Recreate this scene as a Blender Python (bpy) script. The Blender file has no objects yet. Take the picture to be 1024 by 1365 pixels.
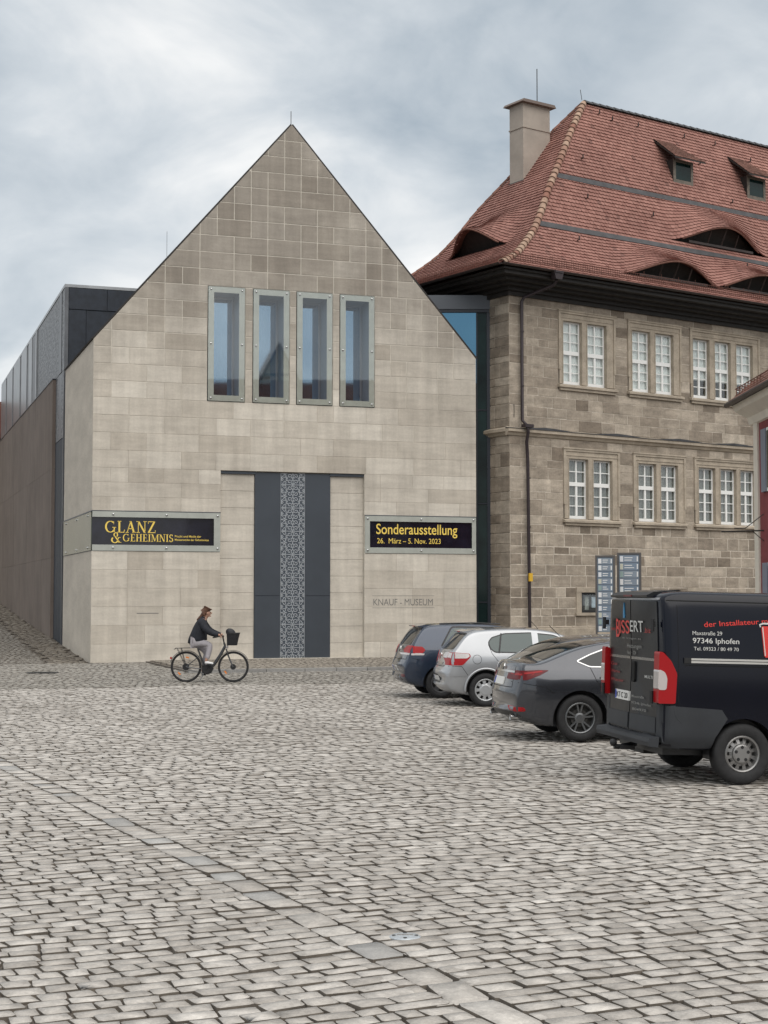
import bpy, bmesh, math, random
import numpy as np
from mathutils import Vector, Matrix
from mathutils.bvhtree import BVHTree

rnd = random.Random(7)
PI = math.pi
sc = bpy.context.scene
COL = sc.collection

# ------------------------------------------------------------------ camera
FPX = 2052.0
PITCH = math.atan(112.5 / FPX)
CAM_H = 2.1
cd = bpy.data.cameras.new('camera')
cam = bpy.data.objects.new('camera', cd)
COL.objects.link(cam)
cam.location = (0, 0, CAM_H)
cam.rotation_euler = (PI / 2 + PITCH, 0, 0)
cd.sensor_fit = 'VERTICAL'
cd.sensor_height = 24
cd.lens = 24 * FPX / 1365
cd.clip_end = 2000
sc.camera = cam

# ------------------------------------------------------------------ world
SKY_K, SKY_LOC, SKY_S = 0.8, (1.12, 7.0, 0.0), (2.0, 2.8, 1)
SUN_EL, SUN_AZ = math.radians(58), math.radians(25)      # azimuth: from behind the camera, a little to its right
w = bpy.data.worlds.new('World')
sc.world = w
w.use_nodes = True
nt = w.node_tree
nt.nodes.clear()
def N(nt, t, **kw):
    n = nt.nodes.new(t)
    for k, v in kw.items():
        setattr(n, k, v)
    return n
out = N(nt, 'ShaderNodeOutputWorld')
bg = N(nt, 'ShaderNodeBackground')
bg.inputs['Strength'].default_value = 0.1
sky = N(nt, 'ShaderNodeTexSky', sky_type='NISHITA')
sky.sun_disc = False
sky.sun_elevation = SUN_EL
sky.sun_rotation = PI - SUN_AZ
sky.dust_density = 2.0
tc = N(nt, 'ShaderNodeTexCoord')
sep = N(nt, 'ShaderNodeSeparateXYZ')
nt.links.new(tc.outputs['Generated'], sep.inputs[0])
def M_(op, a=None, b=None, c=None):
    n = N(nt, 'ShaderNodeMath', operation=op)
    for i, v in enumerate((a, b, c)):
        if v is None:
            continue
        if isinstance(v, (int, float)):
            n.inputs[i].default_value = v
        else:
            nt.links.new(v, n.inputs[i])
    return n.outputs[0]
zz = M_('ADD', M_('ABSOLUTE', sep.outputs[2]), SKY_K)
px = M_('DIVIDE', sep.outputs[0], zz)
py = M_('DIVIDE', sep.outputs[1], zz)
cmb = N(nt, 'ShaderNodeCombineXYZ')
nt.links.new(px, cmb.inputs[0]); nt.links.new(py, cmb.inputs[1])
mp = N(nt, 'ShaderNodeMapping')
mp.inputs['Location'].default_value = SKY_LOC
mp.inputs['Scale'].default_value = SKY_S
nt.links.new(cmb.outputs[0], mp.inputs[0])
n1 = N(nt, 'ShaderNodeTexNoise'); n1.inputs['Scale'].default_value = 1.15; n1.inputs['Detail'].default_value = 7; n1.inputs['Roughness'].default_value = 0.5; n1.inputs['Distortion'].default_value = 0.35
n2 = N(nt, 'ShaderNodeTexNoise'); n2.inputs['Scale'].default_value = 4.5; n2.inputs['Detail'].default_value = 6; n2.inputs['Roughness'].default_value = 0.55; n2.inputs['Distortion'].default_value = 0.4
nt.links.new(mp.outputs[0], n1.inputs[0]); nt.links.new(mp.outputs[0], n2.inputs[0])
comb = M_('ADD', M_('MULTIPLY', n1.outputs[0], 0.72), M_('MULTIPLY', n2.outputs[0], 0.28))
ramp = N(nt, 'ShaderNodeValToRGB')
cr = ramp.color_ramp
cr.elements[0].position = 0.36; cr.elements[0].color = (0.215, 0.27, 0.325, 1)
cr.elements[1].position = 0.61; cr.elements[1].color = (0.70, 0.715, 0.72, 1)
e = cr.elements.new(0.49); e.color = (0.43, 0.475, 0.515, 1)
nt.links.new(comb, ramp.inputs[0])
sc8 = N(nt, 'ShaderNodeMixRGB', blend_type='MULTIPLY'); sc8.inputs[0].default_value = 1; sc8.inputs[2].default_value = (8.75, 8.45, 8.15, 1)
nt.links.new(ramp.outputs[0], sc8.inputs[1])
mx = N(nt, 'ShaderNodeMixRGB'); mx.inputs[0].default_value = 0.93
nt.links.new(sky.outputs[0], mx.inputs[1]); nt.links.new(sc8.outputs[0], mx.inputs[2])
nt.links.new(mx.outputs[0], bg.inputs[0]); nt.links.new(bg.outputs[0], out.inputs[0])

sd = bpy.data.lights.new('sun', 'SUN')
sun = bpy.data.objects.new('sun', sd)
COL.objects.link(sun)
sd.energy = 1.5
sd.angle = math.radians(75)
sd.color = (1.0, 0.95, 0.885)
sdir = Vector((math.sin(SUN_AZ) * math.cos(SUN_EL), -math.cos(SUN_AZ) * math.cos(SUN_EL), math.sin(SUN_EL)))
sun.rotation_euler = sdir.to_track_quat('Z', 'Y').to_euler()
sun.location = sdir * 60

vs = sc.view_settings
vs.view_transform = 'Standard'
vs.look = 'None'
vs.exposure = 0.84
vs.gamma = 1
vs.use_curve_mapping = False

# ------------------------------------------------------------------ helpers
def props(o, label=None, cat=None, group=None, kind=None):
    if label: o['label'] = label
    if cat: o['category'] = cat
    if group: o['group'] = group
    if kind: o['kind'] = kind
    return o

def empty(name, loc=(0, 0, 0), yaw=0.0, label=None, cat=None, group=None, kind=None):
    o = bpy.data.objects.new(name, None)
    COL.objects.link(o)
    o.location = loc
    o.rotation_euler = (0, 0, math.radians(yaw))
    return props(o, label, cat, group, kind)

def mk(name, verts, faces, mats, parent=None, mi=None, tint=None, smooth=False):
    me = bpy.data.meshes.new(name)
    me.from_pydata([tuple(v) for v in verts], [], faces)
    if not isinstance(mats, (list, tuple)): mats = [mats]
    for m in mats: me.materials.append(m)
    if mi is not None: me.polygons.foreach_set('material_index', mi)
    if tint is not None:
        a = me.attributes.new('tint', 'FLOAT', 'FACE')
        a.data.foreach_set('value', tint)
    if smooth is True:
        me.polygons.foreach_set('use_smooth', [True] * len(faces))
    me.update()
    o = bpy.data.objects.new(name, me)
    COL.objects.link(o)
    if smooth not in (True, False):
        me.polygons.foreach_set('use_smooth', [True] * len(faces))
        me.set_sharp_from_angle(angle=math.radians(smooth))
    if parent is not None: o.parent = parent
    return o

class MB:
    def __init__(s):
        s.v = []; s.f = []; s.m = []; s.t = []
    def add(s, vs, fs, mi=0, tint=0.5):
        b = len(s.v)
        s.v.extend(vs)
        for f in fs:
            s.f.append([i + b for i in f]); s.m.append(mi); s.t.append(tint)
        return s
    def box(s, x0, x1, y0, y1, z0, z1, mi=0, tint=0.5):
        return s.add([(x0, y0, z0), (x1, y0, z0), (x1, y1, z0), (x0, y1, z0), (x0, y0, z1), (x1, y0, z1), (x1, y1, z1), (x0, y1, z1)],
                     [(0, 3, 2, 1), (4, 5, 6, 7), (0, 1, 5, 4), (1, 2, 6, 5), (2, 3, 7, 6), (3, 0, 4, 7)], mi, tint)
    def prism(s, poly, y0, y1, mi=0, tint=0.5, ax=1):
        """polygon in (a,b) extruded along axis ax (1: x,z poly along y; 0: y,z poly along x; 2: x,y along z)"""
        n = len(poly)
        def P(a, b, c):
            return (a, c, b) if ax == 1 else ((c, a, b) if ax == 0 else (a, b, c))
        vs = [P(a, b, y0) for a, b in poly] + [P(a, b, y1) for a, b in poly]
        fs = [list(range(n)), list(range(2 * n - 1, n - 1, -1))] + [(i, i + n, (i + 1) % n + n, (i + 1) % n) for i in range(n)]
        area = sum(poly[i][0] * poly[(i + 1) % n][1] - poly[(i + 1) % n][0] * poly[i][1] for i in range(n))
        if (area < 0) != (ax != 1): pass
        return s.add(vs, fs, mi, tint)
    def slab(s, poly, y0, y1, ch=0.006, mi=0, tint=0.5):
        """stone block: outline poly in x,z; front at y0 with a chamfer, open back at y1"""
        n = len(poly)
        cx = sum(p[0] for p in poly) / n; cz = sum(p[1] for p in poly) / n
        def inn(p):
            dx, dz = cx - p[0], cz - p[1]
            return (p[0] + (ch if dx > 0 else -ch) * (abs(dx) > ch), p[1] + (ch if dz > 0 else -ch) * (abs(dz) > ch))
        A = [inn(p) for p in poly]
        vs = [(a, y0, b) for a, b in A] + [(a, y0 + ch, b) for a, b in poly] + [(a, y1, b) for a, b in poly]
        fs = [list(range(n))]
        for i in range(n):
            j = (i + 1) % n
            fs += [(i, i + n, j + n, j), (i + n, i + 2 * n, j + 2 * n, j + n)]
        return s.add(vs, fs, mi, tint)
    def tube(s, pts, r, n=8, mi=0, closed=False, tint=0.5):
        pts = [Vector(p) for p in pts]
        m = len(pts)
        rr = r if isinstance(r, (list, tuple)) else [r] * m
        rings = []
        up = None
        for i, p in enumerate(pts):
            if closed: d = pts[(i + 1) % m] - pts[i - 1]
            else: d = pts[min(i + 1, m - 1)] - pts[max(i - 1, 0)]
            d.normalize()
            if up is None:
                up = Vector((0, 0, 1)) if abs(d.z) < 0.9 else Vector((1, 0, 0))
            a = d.cross(up).normalized(); b = a.cross(d).normalized(); up = b
            rings.append([p + (a * math.cos(t) + b * math.sin(t)) * rr[i] for t in [2 * PI * k / n for k in range(n)]])
        vs = [tuple(v) for R in rings for v in R]
        fs = []
        for i in range(m if closed else m - 1):
            j = (i + 1) % m
            for k in range(n):
                fs.append((i * n + k, i * n + (k + 1) % n, j * n + (k + 1) % n, j * n + k))
        if not closed:
            fs.append(list(range(n - 1, -1, -1))); fs.append([(m - 1) * n + k for k in range(n)])
        return s.add(vs, fs, mi, tint)
    def lathe(s, prof, c=(0, 0, 0), ax='y', n=24, mi=0, a0=0, a1=2 * PI, tint=0.5):
        """prof: (r, h) list revolved round axis ax through c"""
        m = len(prof); full = abs(a1 - a0 - 2 * PI) < 1e-6
        vs = []; K = n if full else n + 1
        for k in range(K):
            t = a0 + (a1 - a0) * k / n
            for r, h in prof:
                if ax == 'y': vs.append((c[0] + r * math.cos(t), c[1] + h, c[2] + r * math.sin(t)))
                elif ax == 'z': vs.append((c[0] + r * math.cos(t), c[1] + r * math.sin(t), c[2] + h))
                else: vs.append((c[0] + h, c[1] + r * math.cos(t), c[2] + r * math.sin(t)))
        fs = []
        for k in range(n):
            j = (k + 1) % K
            for i in range(m - 1):
                fs.append((k * m + i, k * m + i + 1, j * m + i + 1, j * m + i))
        return s.add(vs, fs, mi, tint)
    def ball(s, c, r, n=8, mi=0):
        rx, ry, rz = r if isinstance(r, (tuple, list)) else (r, r, r)
        vs = [(c[0], c[1], c[2] + rz)]; fs = []
        for i in range(1, n // 2 + 2):
            a = PI * i / (n // 2 + 2)
            for k in range(n):
                b = 2 * PI * k / n
                vs.append((c[0] + rx * math.sin(a) * math.cos(b), c[1] + ry * math.sin(a) * math.sin(b), c[2] + rz * math.cos(a)))
        R = n // 2 + 1
        vs.append((c[0], c[1], c[2] - rz))
        for k in range(n):
            fs.append((0, 1 + k, 1 + (k + 1) % n))
            fs.append((len(vs) - 1, 1 + (R - 1) * n + (k + 1) % n, 1 + (R - 1) * n + k))
        for i in range(R - 1):
            for k in range(n):
                fs.append((1 + i * n + k, 1 + (i + 1) * n + k, 1 + (i + 1) * n + (k + 1) % n, 1 + i * n + (k + 1) % n))
        return s.add(vs, fs, mi)
    def stroke(s, pts, ws, y, th=0.0, mi=0):
        """flat ribbon in the x,z plane facing -y with width ws"""
        m = len(pts)
        if not isinstance(ws, (list, tuple)): ws = [ws] * m
        vs = []
        for i, p in enumerate(pts):
            a = pts[max(i - 1, 0)]; b = pts[min(i + 1, m - 1)]
            dx, dz = b[0] - a[0], b[1] - a[1]
            L = math.hypot(dx, dz) or 1
            nx, nz = -dz / L * ws[i] / 2, dx / L * ws[i] / 2
            vs += [(p[0] + nx, y, p[1] + nz), (p[0] - nx, y, p[1] - nz)]
        fs = [(2 * i, 2 * i + 1, 2 * i + 3, 2 * i + 2) for i in range(m - 1)]
        return s.add(vs, fs, mi)
    def build(s, name, mats, parent=None, smooth=False, tinted=False, label=None, kind=None):
        o = mk(name, s.v, s.f, mats, parent, s.m if isinstance(mats, (list, tuple)) and len(mats) > 1 else None, s.t if tinted else None, smooth)
        if label: o['label'] = label
        if kind: o['kind'] = kind
        return o

def fixn(o):
    bm = bmesh.new(); bm.from_mesh(o.data)
    bmesh.ops.recalc_face_normals(bm, faces=bm.faces)
    bm.to_mesh(o.data); bm.free(); return o

def link_copy(o, parent, loc=None, rot=None):
    c = o.copy(); COL.objects.link(c); c.parent = parent
    if loc is not None: c.location = loc
    if rot is not None: c.rotation_euler = rot
    return c

def clip_rect(poly, x0, x1, z0, z1):
    def cl(P, f, g):
        R = []
        for i in range(len(P)):
            a, b = P[i - 1], P[i]
            fa, fb = f(a), f(b)
            if fb >= 0:
                if fa < 0: R.append(g(a, b, fa / (fa - fb)))
                R.append(b)
            elif fa >= 0: R.append(g(a, b, fa / (fa - fb)))
        return R
    g = lambda a, b, t: (a[0] + (b[0] - a[0]) * t, a[1] + (b[1] - a[1]) * t)
    for f in (lambda p: p[0] - x0, lambda p: x1 - p[0], lambda p: p[1] - z0, lambda p: z1 - p[1]):
        poly = cl(poly, f, g)
        if not poly: return []
    r = []
    for p in poly:
        if not r or math.hypot(p[0] - r[-1][0], p[1] - r[-1][1]) > 1e-4: r.append(p)
    if len(r) > 2 and math.hypot(r[0][0] - r[-1][0], r[0][1] - r[-1][1]) < 1e-4: r.pop()
    return r if len(r) > 2 else []

# ------------------------------------------------------------------ materials
def newmat(name):
    m = bpy.data.materials.new(name); m.use_nodes = True
    t = m.node_tree; b = t.nodes['Principled BSDF']
    return m, t, b

def pbr(name, col, rough=0.6, metal=0.0, spec=0.5, coat=0.0, noise=0.0, nscale=6.0, bump=0.0, emit=None, ior=None):
    m, t, b = newmat(name)
    b.inputs['Base Color'].default_value = (*col, 1)
    b.inputs['Roughness'].default_value = rough
    b.inputs['Metallic'].default_value = metal
    b.inputs['Specular IOR Level'].default_value = spec
    b.inputs['Coat Weight'].default_value = coat
    b.inputs['Coat Roughness'].default_value = 0.04
    if ior: b.inputs['IOR'].default_value = ior
    if noise or bump:
        tcn = t.nodes.new('ShaderNodeTexCoord')
        nn = t.nodes.new('ShaderNodeTexNoise'); nn.inputs['Scale'].default_value = nscale; nn.inputs['Detail'].default_value = 6
        nn.inputs['Roughness'].default_value = 0.6
        t.links.new(tcn.outputs['Object'], nn.inputs['Vector'])
        if noise:
            r = t.nodes.new('ShaderNodeValToRGB')
            r.color_ramp.elements[0].position = 0.3; r.color_ramp.elements[1].position = 0.7
            r.color_ramp.elements[0].color = (*[c * (1 - noise) for c in col], 1)
            r.color_ramp.elements[1].color = (*[min(1, c * (1 + noise)) for c in col], 1)
            t.links.new(nn.outputs[0], r.inputs[0]); t.links.new(r.outputs[0], b.inputs['Base Color'])
        if bump:
            bp = t.nodes.new('ShaderNodeBump'); bp.inputs['Strength'].default_value = bump; bp.inputs['Distance'].default_value = 0.02
            t.links.new(nn.outputs[0], bp.inputs['Height']); t.links.new(bp.outputs[0], b.inputs['Normal'])
    return m

def stone(name, ca, cb, rough=0.85, fine=30.0, coarse=1.2, streak=None, bump=0.25, tint_amt=0.35, stain=None, mott=0.35, third=None, bscale=None, drip=0, fv=(0.84, 1.13)):
    """ca..cb: colour range picked by the face attribute 'tint'; mottled by noise; stain=(colour, z_lo, z_hi, amount) weathering that grows with height"""
    m, t, b = newmat(name)
    L = t.links.new
    b.inputs['Roughness'].default_value = rough
    b.inputs['Specular IOR Level'].default_value = 0.3
    at = t.nodes.new('ShaderNodeAttribute'); at.attribute_name = 'tint'
    r = t.nodes.new('ShaderNodeValToRGB')
    r.color_ramp.elements[0].color = (*ca, 1); r.color_ramp.elements[1].color = (*cb, 1)
    if third:
        e = r.color_ramp.elements.new(0.86); e.color = (*cb, 1)
        r.color_ramp.elements[-1].color = (*third, 1)
    L(at.outputs['Fac'], r.inputs[0])
    tcn = t.nodes.new('ShaderNodeTexCoord')
    vec = tcn.outputs['Object']
    mpn = t.nodes.new('ShaderNodeMapping'); L(vec, mpn.inputs[0])
    if streak: mpn.inputs['Scale'].default_value = streak
    nc = t.nodes.new('ShaderNodeTexNoise'); nc.inputs['Scale'].default_value = coarse; nc.inputs['Detail'].default_value = 8; nc.inputs['Roughness'].default_value = 0.65
    nf = t.nodes.new('ShaderNodeTexNoise'); nf.inputs['Scale'].default_value = fine; nf.inputs['Detail'].default_value = 5; nf.inputs['Roughness'].default_value = 0.7
    L(mpn.outputs[0], nc.inputs['Vector']); L(vec, nf.inputs['Vector'])
    def mulcol(colsock, valsock, lo, hi):
        mr = t.nodes.new('ShaderNodeMapRange'); mr.inputs['From Min'].default_value = 0.3; mr.inputs['From Max'].default_value = 0.7
        mr.inputs['To Min'].default_value = lo; mr.inputs['To Max'].default_value = hi
        L(valsock, mr.inputs['Value'])
        mm = t.nodes.new('ShaderNodeMixRGB'); mm.blend_type = 'MULTIPLY'; mm.inputs[0].default_value = 1
        L(colsock, mm.inputs[1]); L(mr.outputs[0], mm.inputs[2]); return mm.outputs[0]
    c = mulcol(r.outputs[0], nc.outputs[0], 1 - mott, 1 + mott * 0.5)
    c = mulcol(c, nf.outputs[0], fv[0], fv[1])
    if drip:
        md = t.nodes.new('ShaderNodeMapping'); L(vec, md.inputs[0]); md.inputs['Scale'].default_value = (2.6, 2.6, 0.22)
        nd = t.nodes.new('ShaderNodeTexNoise'); nd.inputs['Scale'].default_value = 1.3; nd.inputs['Detail'].default_value = 7; nd.inputs['Roughness'].default_value = 0.6
        L(md.outputs[0], nd.inputs['Vector'])
        c = mulcol(c, nd.outputs[0], 1 - drip, 1 + drip * .35)
    if stain:
        scol, z0, z1, amt = stain
        sx = t.nodes.new('ShaderNodeSeparateXYZ'); L(vec, sx.inputs[0])
        ns = t.nodes.new('ShaderNodeTexNoise'); ns.inputs['Scale'].default_value = 0.45; ns.inputs['Detail'].default_value = 7; ns.inputs['Roughness'].default_value = 0.62
        L(vec, ns.inputs['Vector'])
        mr = t.nodes.new('ShaderNodeMapRange'); mr.inputs['From Min'].default_value = z0; mr.inputs['From Max'].default_value = z1
        L(sx.outputs[2], mr.inputs['Value'])
        ad = t.nodes.new('ShaderNodeMath'); ad.operation = 'MULTIPLY_ADD'; L(ns.outputs[0], ad.inputs[0]); ad.inputs[1].default_value = 2.2; ad.inputs[2].default_value = -1.1
        a2 = t.nodes.new('ShaderNodeMath'); a2.operation = 'ADD'; L(ad.outputs[0], a2.inputs[0]); L(mr.outputs[0], a2.inputs[1])
        a2.use_clamp = True
        a3 = t.nodes.new('ShaderNodeMath'); a3.operation = 'MULTIPLY'; L(a2.outputs[0], a3.inputs[0]); a3.inputs[1].default_value = amt
        mm = t.nodes.new('ShaderNodeMixRGB'); mm.blend_type = 'MULTIPLY'
        L(a3.outputs[0], mm.inputs[0]); L(c, mm.inputs[1]); mm.inputs[2].default_value = (*scol, 1)
        c = mm.outputs[0]
    L(c, b.inputs['Base Color'])
    if bump:
        bp = t.nodes.new('ShaderNodeBump'); bp.inputs['Strength'].default_value = bump; bp.inputs['Distance'].default_value = 0.012
        if bscale:
            nb = t.nodes.new('ShaderNodeTexNoise'); nb.inputs['Scale'].default_value = bscale; nb.inputs['Detail'].default_value = 4; L(vec, nb.inputs['Vector'])
            L(nb.outputs[0], bp.inputs['Height'])
        else: L(nf.outputs[0], bp.inputs['Height'])
        L(bp.outputs[0], b.inputs['Normal'])
    return m

def clear_glass(name, tint=(0.93, 0.95, 0.94), refl=0.07, rough=0.02):
    m = bpy.data.materials.new(name); m.use_nodes = True
    t = m.node_tree; t.nodes.clear()
    o = t.nodes.new('ShaderNodeOutputMaterial'); mixn = t.nodes.new('ShaderNodeMixShader')
    tr = t.nodes.new('ShaderNodeBsdfTransparent'); tr.inputs[0].default_value = (*tint, 1)
    gl = t.nodes.new('ShaderNodeBsdfGlossy'); gl.inputs['Roughness'].default_value = rough; gl.inputs['Color'].default_value = (0.95, 0.97, 1, 1)
    mixn.inputs[0].default_value = refl
    t.links.new(tr.outputs[0], mixn.inputs[1]); t.links.new(gl.outputs[0], mixn.inputs[2]); t.links.new(mixn.outputs[0], o.inputs[0])
    return m

MT = {}
MT['limestone'] = stone('limestone', (0.505, 0.455, 0.385), (0.66, 0.61, 0.53), fine=14, coarse=1.5, streak=(0.5, 1, 2.8), bump=0.12, mott=0.15, drip=0.16, fv=(0.93, 1.05), stain=((0.52, 0.505, 0.50), 8.4, 13.2, 0.95))
MT['lime_mortar'] = pbr('lime_mortar', (0.55, 0.51, 0.44), 0.9, noise=0.15, nscale=3)
MT['lime_side'] = stone('limestone_side', (0.50, 0.45, 0.38), (0.58, 0.53, 0.46), fine=15, coarse=0.7, streak=(1, 0.6, 1.6), bump=0.1, mott=0.2)
MT['sandstone'] = stone('sandstone', (0.25, 0.205, 0.160), (0.56, 0.485, 0.395), fine=16, coarse=1.6, streak=(0.8, 1, 2.2), bump=0.6, mott=0.38, bscale=9, drip=0.16)
MT['sand_mortar'] = pbr('sand_mortar', (0.56, 0.50, 0.42), 0.95, noise=0.3, nscale=4)
MT['sand_trim'] = stone('sandstone_trim', (0.39, 0.33, 0.26), (0.49, 0.425, 0.34), fine=20, coarse=2.0, bump=0.2, mott=0.3)
MT['cobble'] = stone('cobble_stone', (0.32, 0.293, 0.262), (0.55, 0.517, 0.475), fine=45, coarse=7, bump=0.7, mott=0.34, bscale=22, rough=0.6)
MT['setts'] = stone('street_setts', (0.20, 0.188, 0.168), (0.40, 0.375, 0.335), fine=30, coarse=5, bump=0.4, mott=0.3, rough=0.7)
MT['lane'] = stone('lane_setts', (0.20, 0.175, 0.145), (0.36, 0.325, 0.275), fine=30, coarse=5, bump=0.4, mott=0.3, rough=0.7)
MT['channel'] = stone('channel_slab', (0.27, 0.262, 0.25), (0.42, 0.41, 0.39), fine=60, coarse=7, bump=0.3, mott=0.2, rough=0.6)
MT['joint'] = pbr('joint_sand', (0.115, 0.098, 0.080), 0.95, noise=0.4, nscale=8)
MT['tile'] = stone('roof_tile', (0.225, 0.10, 0.08), (0.38, 0.20, 0.163), fine=25, coarse=0.7, bump=0.15, mott=0.22, third=(0.17, 0.085, 0.07), stain=((0.72, 0.7, 0.72), 21.5, 15.0, 0.35))
MT['tile_old'] = stone('old_roof_tile', (0.14, 0.068, 0.05), (0.26, 0.13, 0.10), fine=25, coarse=0.9, bump=0.2, mott=0.4)
MT['hip'] = stone('hip_tile', (0.25, 0.11, 0.08), (0.42, 0.30, 0.22), fine=20, coarse=6, bump=0.1, mott=0.4)
MT['lead'] = pbr('lead_strip', (0.055, 0.055, 0.058), 0.7, noise=0.3, nscale=3)
MT['timber'] = pbr('dark_timber', (0.018, 0.015, 0.013), 0.65, noise=0.4, nscale=5)
MT['gutter'] = pbr('gutter_copper', (0.045, 0.032, 0.028), 0.45, metal=0.3, noise=0.3, nscale=3)
MT['pipe'] = pbr('downpipe_metal', (0.035, 0.025, 0.028), 0.45, metal=0.2, noise=0.2)
MT['render'] = pbr('chimney_render', (0.36, 0.315, 0.27), 0.9, noise=0.12, nscale=1.5, bump=0.1)
MT['white'] = pbr('white_paint', (0.84, 0.84, 0.82), 0.4)
MT['curtain'] = pbr('white_curtain', (0.80, 0.81, 0.81), 0.9, noise=0.1, nscale=12)
MT['curtain_grey'] = pbr('net_curtain', (0.21, 0.21, 0.20), 0.9, noise=0.25, nscale=9)
MT['glass'] = clear_glass('window_glass')
MT['glass_m'] = clear_glass('museum_glass', (0.97, 0.975, 0.965), 0.07)
MT['coated'] = pbr('coated_glass', (0.25, 0.37, 0.50), 0.03, metal=1.0)
MT['frost'] = pbr('frosted_glass_border', (0.385, 0.40, 0.365), 0.25, spec=0.5, coat=0.1, noise=0.08, nscale=3)
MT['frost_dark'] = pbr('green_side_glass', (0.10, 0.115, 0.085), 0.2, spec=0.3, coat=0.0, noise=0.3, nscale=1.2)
MT['reveal'] = pbr('reveal_metal', (0.22, 0.25, 0.29), 0.4, metal=0.1)
MT['steel'] = pbr('bolt_steel', (0.55, 0.55, 0.55), 0.25, metal=1.0)
MT['door_panel'] = pbr('door_panel_metal', (0.052, 0.062, 0.076), 0.42, metal=0.15, noise=0.12, nscale=0.7)
MT['door_back'] = pbr('ornament_backing', (0.07, 0.085, 0.105), 0.5)
MT['orn'] = pbr('ornament_metal', (0.42, 0.45, 0.48), 0.4, metal=0.3)
MT['banner'] = pbr('dark_banner', (0.008, 0.008, 0.016), 0.2, coat=0.4, noise=0.5, nscale=2)
MT['yellow'] = pbr('yellow_print', (0.85, 0.62, 0.12), 0.5)
MT['engrave'] = pbr('engraved_letters', (0.17, 0.165, 0.155), 0.8)
MT['black'] = pbr('black_plastic', (0.012, 0.012, 0.013), 0.5)
MT['rubber'] = pbr('tyre_rubber', (0.018, 0.018, 0.019), 0.8, noise=0.3, nscale=20)
MT['mesh'] = None
MT['clad'] = pbr('dark_cladding', (0.018, 0.024, 0.035), 0.6, metal=0.15, noise=0.3, nscale=4)
MT['brown'] = stone('brown_wall_panel', (0.178, 0.145, 0.125), (0.20, 0.165, 0.143), fine=25, coarse=0.5, bump=0.1, mott=0.22, drip=0.14, fv=(.93, 1.05))
MT['darkglass'] = pbr('dark_green_glass', (0.007, 0.020, 0.019), 0.10, spec=0.25, noise=0.6, nscale=0.8)
MT['blueglass'] = pbr('blue_coated_glass', (0.12, 0.26, 0.37), 0.04, metal=0.9)
MT['fascia'] = pbr('grey_fascia', (0.10, 0.11, 0.125), 0.5, metal=0.3)
MT['navy'] = pbr('navy_frame', (0.008, 0.012, 0.022), 0.4)
MT['cream'] = pbr('cream_render', (0.72, 0.665, 0.57), 0.85, noise=0.08, nscale=2)
MT['redwall'] = pbr('red_render', (0.22, 0.045, 0.05), 0.85, noise=0.15, nscale=3)
MT['shutter'] = pbr('shutter_paint', (0.20, 0.22, 0.28), 0.5)
MT['asphalt'] = pbr('dark_ground', (0.1, 0.095, 0.085), 0.9, noise=0.3, nscale=2)
MT['iron'] = pbr('cast_iron', (0.05, 0.048, 0.045), 0.6, metal=0.4, noise=0.3, nscale=20)

def mesh_clad():
    m, t, b = newmat('expanded_metal')
    L = t.links.new
    tcn = t.nodes.new('ShaderNodeTexCoord'); mpn = t.nodes.new('ShaderNodeMapping'); mpn.inputs['Scale'].default_value = (3, 1.6, 7)
    v = t.nodes.new('ShaderNodeTexNoise'); v.inputs['Scale'].default_value = 1.6; v.inputs['Detail'].default_value = 5; v.inputs['Roughness'].default_value = 0.75
    L(tcn.outputs['Object'], mpn.inputs[0]); L(mpn.outputs[0], v.inputs['Vector'])
    r = t.nodes.new('ShaderNodeValToRGB')
    r.color_ramp.elements[0].position = 0.38; r.color_ramp.elements[0].color = (0.010, 0.012, 0.016, 1)
    r.color_ramp.elements[1].position = 0.62; r.color_ramp.elements[1].color = (0.23, 0.235, 0.245, 1)
    L(v.outputs[0], r.inputs[0]); L(r.outputs[0], b.inputs['Base Color'])
    b.inputs['Metallic'].default_value = 0.5; b.inputs['Roughness'].default_value = 0.42
    bp = t.nodes.new('ShaderNodeBump'); bp.inputs['Strength'].default_value = 0.6; bp.inputs['Distance'].default_value = 0.03
    L(v.outputs[0], bp.inputs['Height']); L(bp.outputs[0], b.inputs['Normal'])
    return m
MT['mesh'] = mesh_clad()
MT['silver_clad'] = pbr('silver_cladding', (0.30, 0.31, 0.32), 0.35, metal=0.6, noise=0.15, nscale=2)
MT['mid_clad'] = pbr('grey_cladding', (0.12, 0.125, 0.135), 0.4, metal=0.5, noise=0.2, nscale=2)

# ------------------------------------------------------------------ text
def text_mesh(s, bold=False):
    cu = bpy.data.curves.new('t', 'FONT'); cu.body = s; cu.resolution_u = 5; cu.size = 1
    if bold: cu.offset = 0.007
    ob = bpy.data.objects.new('t', cu); COL.objects.link(ob)
    bpy.context.view_layer.update()
    me = bpy.data.meshes.new_from_object(ob.evaluated_get(bpy.context.evaluated_depsgraph_get()))
    vs = [(v.co.x, v.co.y) for v in me.vertices]; fs = [list(p.vertices) for p in me.polygons]
    bpy.data.objects.remove(ob); bpy.data.meshes.remove(me); bpy.data.curves.remove(cu)
    return vs, fs

def text_fit(s, a0, a1, b0, b1, bold=False):
    """text stretched into box; b0 baseline, b1 top of capitals; slope not applied"""
    vs, fs = text_mesh(s, bold)
    x0 = min(v[0] for v in vs); x1 = max(v[0] for v in vs)
    k = (b1 - b0) / 0.73
    return [((v[0] - x0) / (x1 - x0) * (a1 - a0) + a0, v[1] * k + b0) for v in vs], fs

def text_on(name, s, mat, parent, a0, a1, b0, b1, y, bold=False, skew=0.0, label=None, yb=None):
    vs, fs = text_fit(s, a0, a1, b0, b1, bold)
    o = mk(name, [(a, y, b + skew * (a - a0)) for a, b in vs], fs, mat, parent)
    if label: o['label'] = label
    return o

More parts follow.
